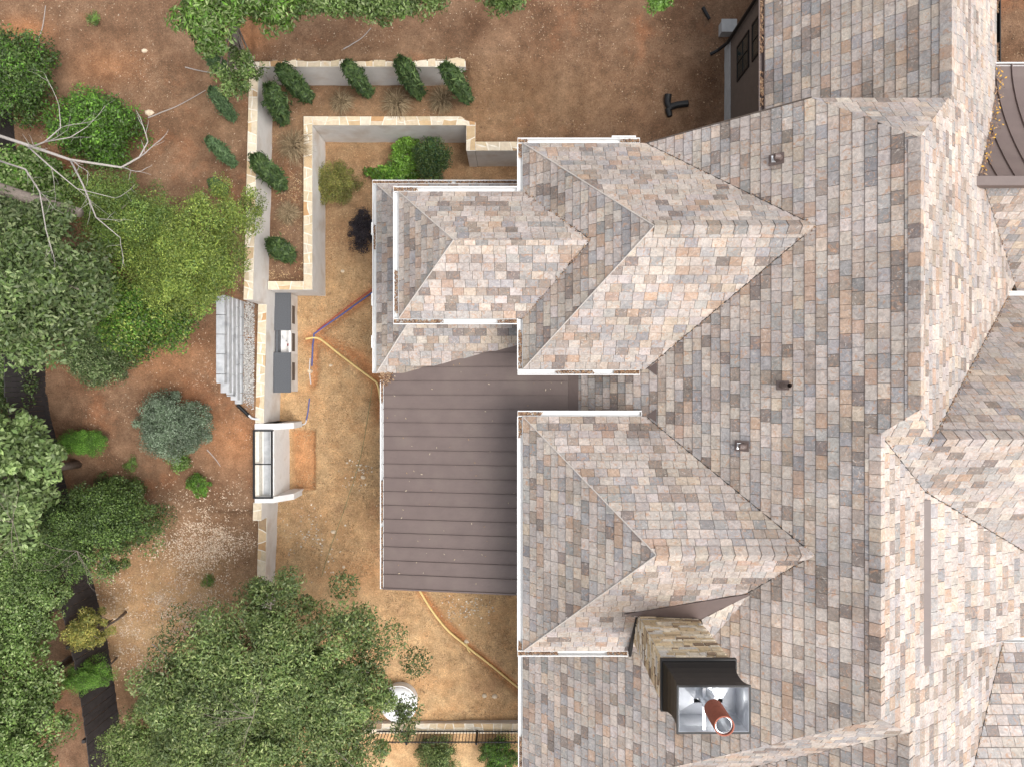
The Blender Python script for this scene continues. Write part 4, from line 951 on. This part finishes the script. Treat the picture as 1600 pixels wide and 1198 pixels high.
# upright columnar evergreens
def column(u, v, tu, tv, hg, r, label, i, cols=None, light=False):
    g = ground_at(u, v); rng = np.random.RandomState(500+i); th = thing('columnar_evergreen' if not light else 'weeping_evergreen', label, 'shrub', group='upright evergreens along the walls' if not light else 'light green young evergreens left of the tall wall')
    # the stem leans a little, the way the photograph shows its tip
    tz = g[2]+hg; tp = np.array(P(tu, tv, tz)); b0 = np.array(g); lean = tp-b0; lean[2] = hg; k = min(1, .55/max(1e-6, np.hypot(lean[0], lean[1]))); lean[:2] *= k
    n = 4200 if not light else 2600
    h = rng.uniform(.02, 1, n)**.85; prof = np.interp(h, [0,.12,.5,.85,1], [.38,.72,1,.86,.55])
    a = rng.uniform(0, 6.283, n); lob = 1+.28*np.sin(a*5+h*3+i)+.15*np.sin(a*9+h*11)
    r *= rng.uniform(.85, 1.15); rad = .70*r*prof*lob*rng.uniform(.35, 1.08, n)**.5*np.where(rng.rand(n) < .07, 1.45, 1)
    out = np.stack([np.cos(a), np.sin(a), np.zeros(n)], 1)
    C = b0+lean*h[:, None]+out*rad[:, None]
    nn = out*.7+np.array([0,0,.6]); V, t = leaves(C, nn, .22 if not light else .15, .2, cols or [(.042,.080,.022), (.068,.115,.030), (.026,.050,.016), (.095,.145,.045), (.050,.092,.026)], rng, up=.05, axis=out*rng.uniform(.1, 1.0, (n,1))+lean/np.linalg.norm(lean))
    # upright sprays
    t[:, :3] *= np.repeat(.75+.5*rng.rand(n), 4)[:, None]
    np_mesh('foliage', V, 4, MT['needle'], th, t)
    MB().tube([b0-np.array([0,0,.1]), b0+lean*.9], .035, 6, .01).build('stem', MT['bark'], th)
for i, a in enumerate(((484,155,438,106,2.65,.30,'columnar evergreen at the wall corner, second from the left along the upper garden wall'), (577,148,541,100,2.65,.30,'columnar evergreen before the middle of the upper garden wall'), (656,150,626,95,2.75,.30,'columnar evergreen third along the upper garden wall, left of the end one'),
        (732,157,696,104,2.65,.31,'columnar evergreen at the open end of the upper garden wall'), (444,190,421,137,2.55,.31,'columnar evergreen in the bed at the inside corner of the walls'), (443,293,398,247,2.55,.30,'columnar evergreen leaning over the left wall face'), (455,402,424,380,1.5,.32,'short columnar evergreen at the lower end of the planter'))):
    column(*a[:6], a[6], i)
LG = [(.085,.15,.06), (.11,.18,.075), (.06,.11,.045)]
for i, a in enumerate(((366,188,330,140,1.7,.26,'light green young evergreen left of the tall wall, middle of three'), (367,258,326,218,1.6,.26,'light green young evergreen left of the tall wall, lowest of three'), (358,120,328,88,1.5,.25,'light green young evergreen left of the tall wall, under the drooping leaves'), (352,300,330,284,1.1,.2,'light green young evergreen peeking from the feathery tree'))):
    column(*a[:6], a[6], 20+i, LG, True)
# dry ornamental grass tufts
def tuft(u, v, r, label, i):
    g = np.array(ground_at(u, v)); rng = np.random.RandomState(700+i); n = 420
    a = rng.uniform(0, 6.283, n); l = r*rng.uniform(.5, 1.15, n); d = np.stack([np.cos(a), np.sin(a)], 1); up = rng.uniform(.25, .8, n)*r
    s = np.stack([-d[:,1], d[:,0]], 1)*.006
    b0 = g[None,:2]+rng.normal(0, .06, (n,2))
    z0 = g[2]
    P0 = np.concatenate([b0-s, np.full((n,1), z0)], 1); P1 = np.concatenate([b0+s, np.full((n,1), z0)], 1)
    m = b0+d*l[:,None]*.5; P2 = np.concatenate([m+s, (z0+up)[:,None]], 1); P3 = np.concatenate([m-s, (z0+up)[:,None]], 1)
    e = b0+d*l[:,None]; P4 = np.concatenate([e+s*.3, (z0+up*.65)[:,None]], 1); P5 = np.concatenate([e-s*.3, (z0+up*.65)[:,None]], 1)
    V = np.stack([P0,P1,P2,P3, P3,P2,P4,P5], 1).reshape(-1, 3)
    c = np.array([(.30,.22,.13), (.22,.16,.095), (.38,.29,.18), (.16,.12,.07)])[rng.randint(0, 4, n)]; t = np.repeat(np.concatenate([c, np.ones((n,1))], 1), 8, 0)
    o = np_mesh('grass_tuft', V, 4, MT['litter'], None, t); tag(o, label, 'grass tuft', 'dry ornamental grass tufts in the planter')
for i, (u, v, r, lb) in enumerate(((536,163,.42,'small dry grass tuft in the planter between two evergreens near the corner'), (622,165,.55,'dry brown grass tuft in the middle of the upper planter'), (692,160,.5,'dry brown grass tuft near the open end of the planter'), (462,232,.62,'largest dry grass tuft, spilling over the inner wall in the left planter'), (452,335,.4,'thin dry grass tuft low in the left planter'))):
    tuft(u, v, r, lb, i)
# bare dead tree on the left
dt = thing('bare_tree', 'bare grey-white dead tree with forking leafless branches at the left edge', 'tree')
def pb(pts): return [P(u, v, z) for u, v, z in pts]
m = MB(); m.tube(pb([(-60,268,6.0), (0,296,6.4), (60,315,6.6), (125,333,6.9)]), .19, 10, .12); m.build('trunk', MT['bark'], dt, smooth=True)
rr = random.Random(3)
def twig(p, d, L, r, depth):
    pts = [p]; q = p
    for k in range(4):
        d = (d+Vector((rr.uniform(-.22,.22), rr.uniform(-.22,.22), rr.uniform(-.08,.1)))).normalized(); q = q+d*L/4; pts.append(q)
        if depth > 0 and rr.random() < .8: twig(q, (d+Vector((rr.uniform(-.9,.9), rr.uniform(-.9,.9), .1))).normalized(), L*rr.uniform(.4,.65), r*.5, depth-1)
    br.tube(pts, r, 5, r*.35)
for pts, r in (([(-40,200,8), (40,226,8.1), (110,250,8.2), (190,262,8.3), (218,246,8.4), (231,222,8.5)], .06), ([(0,252,7.8), (40,265,7.9), (62,300,8.1), (72,360,8.3), (85,405,8.4)], .035),
               ([(110,250,8.2), (130,290,8.3), (150,340,8.4), (188,372,8.5)], .035), ([(45,232,8.1), (70,222,8.3), (95,200,8.5), (92,165,8.7)], .03), ([(70,222,8.3), (110,215,8.5), (137,198,8.6)], .025),
               ([(40,226,8.1), (80,262,8.0), (120,295,7.9), (180,310,7.9)], .03)):
    r *= .75; br = MB(); W3 = [Vector(q) for q in pb(pts)]; br.tube(W3, r, 6, r*.3)
    for k in range(1, len(W3)): twig(W3[k], ((W3[k]-W3[k-1]).normalized()+Vector((rr.uniform(-.7,.7), rr.uniform(-.7,.7), .1))).normalized(), .7, r*.35, 1)
    br.build('branch', MT['dead_wood'], dt, smooth=True)
# twigs poking through the lower trees
for i, (u, v, z, lb) in enumerate(((120, 860, 4.9, 'bare twiggy branches over the dense small-leaved tree'), (395, 1120, 7.6, 'bare thin branches showing through the large bottom tree'), (20, 815, 6.3, 'bare pale branch across the left edge above the vines'))):
    br = MB()
    for k in range(5): a = rr.random()*6.28; twig(Vector(P(u, v, z)), Vector((math.cos(a), math.sin(a), .05)), .9, .007, 2)
    tag(br.build('bare_branch', MT['bark'], None), lb, 'branch')

# ------------------------------------------------------------------ stones, sticks and litter on the ground
def rock(u, v, s, label, seed):
    g = ground_at(u, v); rr = random.Random(seed); V = []; n = 7
    for zz, k in ((-.2, 1), (.25, .95), (.5, .6)):
        for j in range(n): q = 6.283*j/n; r = s*k*rr.uniform(.7, 1.1); V.append((g[0]+r*math.cos(q), g[1]+r*.75*math.sin(q), g[2]+zz*s))
    Fs = [(i*n+j, i*n+(j+1) % n, (i+1)*n+(j+1) % n, (i+1)*n+j) for i in range(2) for j in range(n)]+[tuple(range(2*n, 3*n))]
    tag(mesh('rock', V, Fs, MT['rock'], None), label, 'rock', 'loose pale rocks on the dirt')
for i, (u, v, s, lb) in enumerate(((234,177,.15,'pale rock in the upper left clearing beside a fallen stick'), (43,84,.11,'pale rock above the glossy shrub at the left'), (226,80,.10,'tan flat rock high in the clearing'), (757,1086,.12,'left one of two pale flat stones near the low wall'), (773,1087,.12,'right one of two pale flat stones near the low wall'), (521,830,.10,'pale stone in the yard below the white niche'), (537,1000-115,.07,'small pale stone near the large tree'), (567,745,.11,'pale stone in the yard rubble patch'), (535,424,.08,'pale stone in the dry yard grass'), (517,571,.07,'pale stone right of the blue pipe'), (484,580,.12,'tan stone on the pipe trench'), (730,1001,.13,'pale stone beside the diagonal yellow gas line'))):
    rock(u, v, s, lb, 900+i)
for i, (a, b_, lb) in enumerate((((232,185), (322,142), 'thin straight stick left of the light green evergreens'), ((290,106), (345,116), 'pale stick near the drooping leaves'), ((537,78), (580,45), 'fallen grey branch above the upper garden wall'), ((324,702), (345,728), 'pale curved stick below the silver-green shrub'), ((55,80), (72,10), 'long thin twig at the top left'), ((238,1005), (266,1030), 'pale fallen branch on the chip patch'))):
    tag(MB().tube(gl([a, ((a[0]+b_[0])/2+3, (a[1]+b_[1])/2+2), b_], .03), .018, 5, .01).build('stick', MT['dead_wood'], None), lb, 'stick')
def scatter(nm, n, boxes, size, asp, cols, seed, lift=.012, label=None):
    rng = np.random.RandomState(seed); VV = []; TT = []
    for (u0, u1, v0, v1, z0, frac) in boxes:
        k = int(n*frac); d = (HC-z0)/FP
        gs = nm in ('rubble',) or seed == 32
        uu = rng.normal((u0+u1)/2, (u1-u0)/3.2, k) if gs else rng.uniform(u0, u1, k); vv = rng.normal((v0+v1)/2, (v1-v0)/3.2, k) if gs else rng.uniform(v0, v1, k)
        x = (uu-800)*d; y = (599-vv)*d
        cl = vnoise(x, y, .9, seed+5)*.6+vnoise(x, y, .3, seed+6)*.4; keep = rng.rand(k) < np.clip((cl-.38)*3, .06, 1); x, y = x[keep], y[keep]
        h = hgt(x, y)[0]+(vnoise(x, y, 1.3, 1)-.5)*.10+(vnoise(x, y, .35, 2)-.5)*.05
        C = np.stack([x, y, h+lift], 1)
        V, t = leaves(C, np.tile([0,0,1.], (len(C),1)), size, asp, cols, rng, up=.8); VV.append(V); TT.append(t)
    return np_mesh(nm, np.concatenate(VV), 4, MT['litter'], None, np.concatenate(TT), kind='stuff')
CH = [(.48,.36,.25), (.40,.28,.19), (.55,.45,.34), (.31,.20,.13), (.22,.135,.085), (.15,.09,.06)]
UP = [(0,400,0,620,2.8,.34), (150,410,560,1000,1.5,.30), (400,1000,0,90,2.95,.10), (730,1120,90,220,2.9,.03), (400,740,120,180,1.55,.06), (424,474,180,440,1.55,.04)]
s = scatter('wood_chips', 20000, UP, .05, .35, CH, 31); tag(s, 'pale wood chips and leaf litter over the upper ground', 'wood chips')
s = scatter('wood_chips', 15000, [(270,400,780,900,1.2,.4), (170,330,880,1060,1.0,.6)], .065, .45, [(.60,.48,.36), (.50,.37,.26), (.66,.56,.44), (.42,.29,.20)], 32); tag(s, 'dense pale chip patch beside the lower wall', 'wood chips')
s = scatter('dry_straw', 32000, [(437,600,230,900,0,.75), (600,812,925,1128,0,.25)], .085, .2, [(.54,.38,.21), (.42,.28,.15), (.52,.37,.21), (.30,.19,.10), (.22,.14,.08)], 33); tag(s, 'dry straw-coloured grass over the lower yard', 'straw')
s = scatter('gravel', 5000, [(381,397,470,640,1.55,1)], .045, .8, [(.35,.34,.33), (.5,.48,.45), (.25,.24,.23)], 34); tag(s, 'grey gravel strip between block wall and coping', 'gravel')
s = scatter('rubble', 520, [(540,585,725,775,0,.35), (465,525,800,880,0,.3), (690,770,925,965,0,.25), (520,560,735,760,0,.1)], .07, .8, [(.62,.56,.47), (.5,.42,.32)], 35, .02); tag(s, 'small pale stones strewn over the yard dirt', 'rubble')
s = scatter('leaf_litter', 9000, [(730,1125,0,225,2.95,.7), (1552,1700,-50,110,2.95,.3)], .06, .5, LEAFC, 36); tag(s, 'brown leaf litter on the shaded ground beside the dark siding wall', 'leaf litter')
# leaf litter lying in gutters and valleys belongs to the house roof
np_mesh('roof_leaf_litter', litV, 4, MT['litter'], house, litT, kind='stuff')
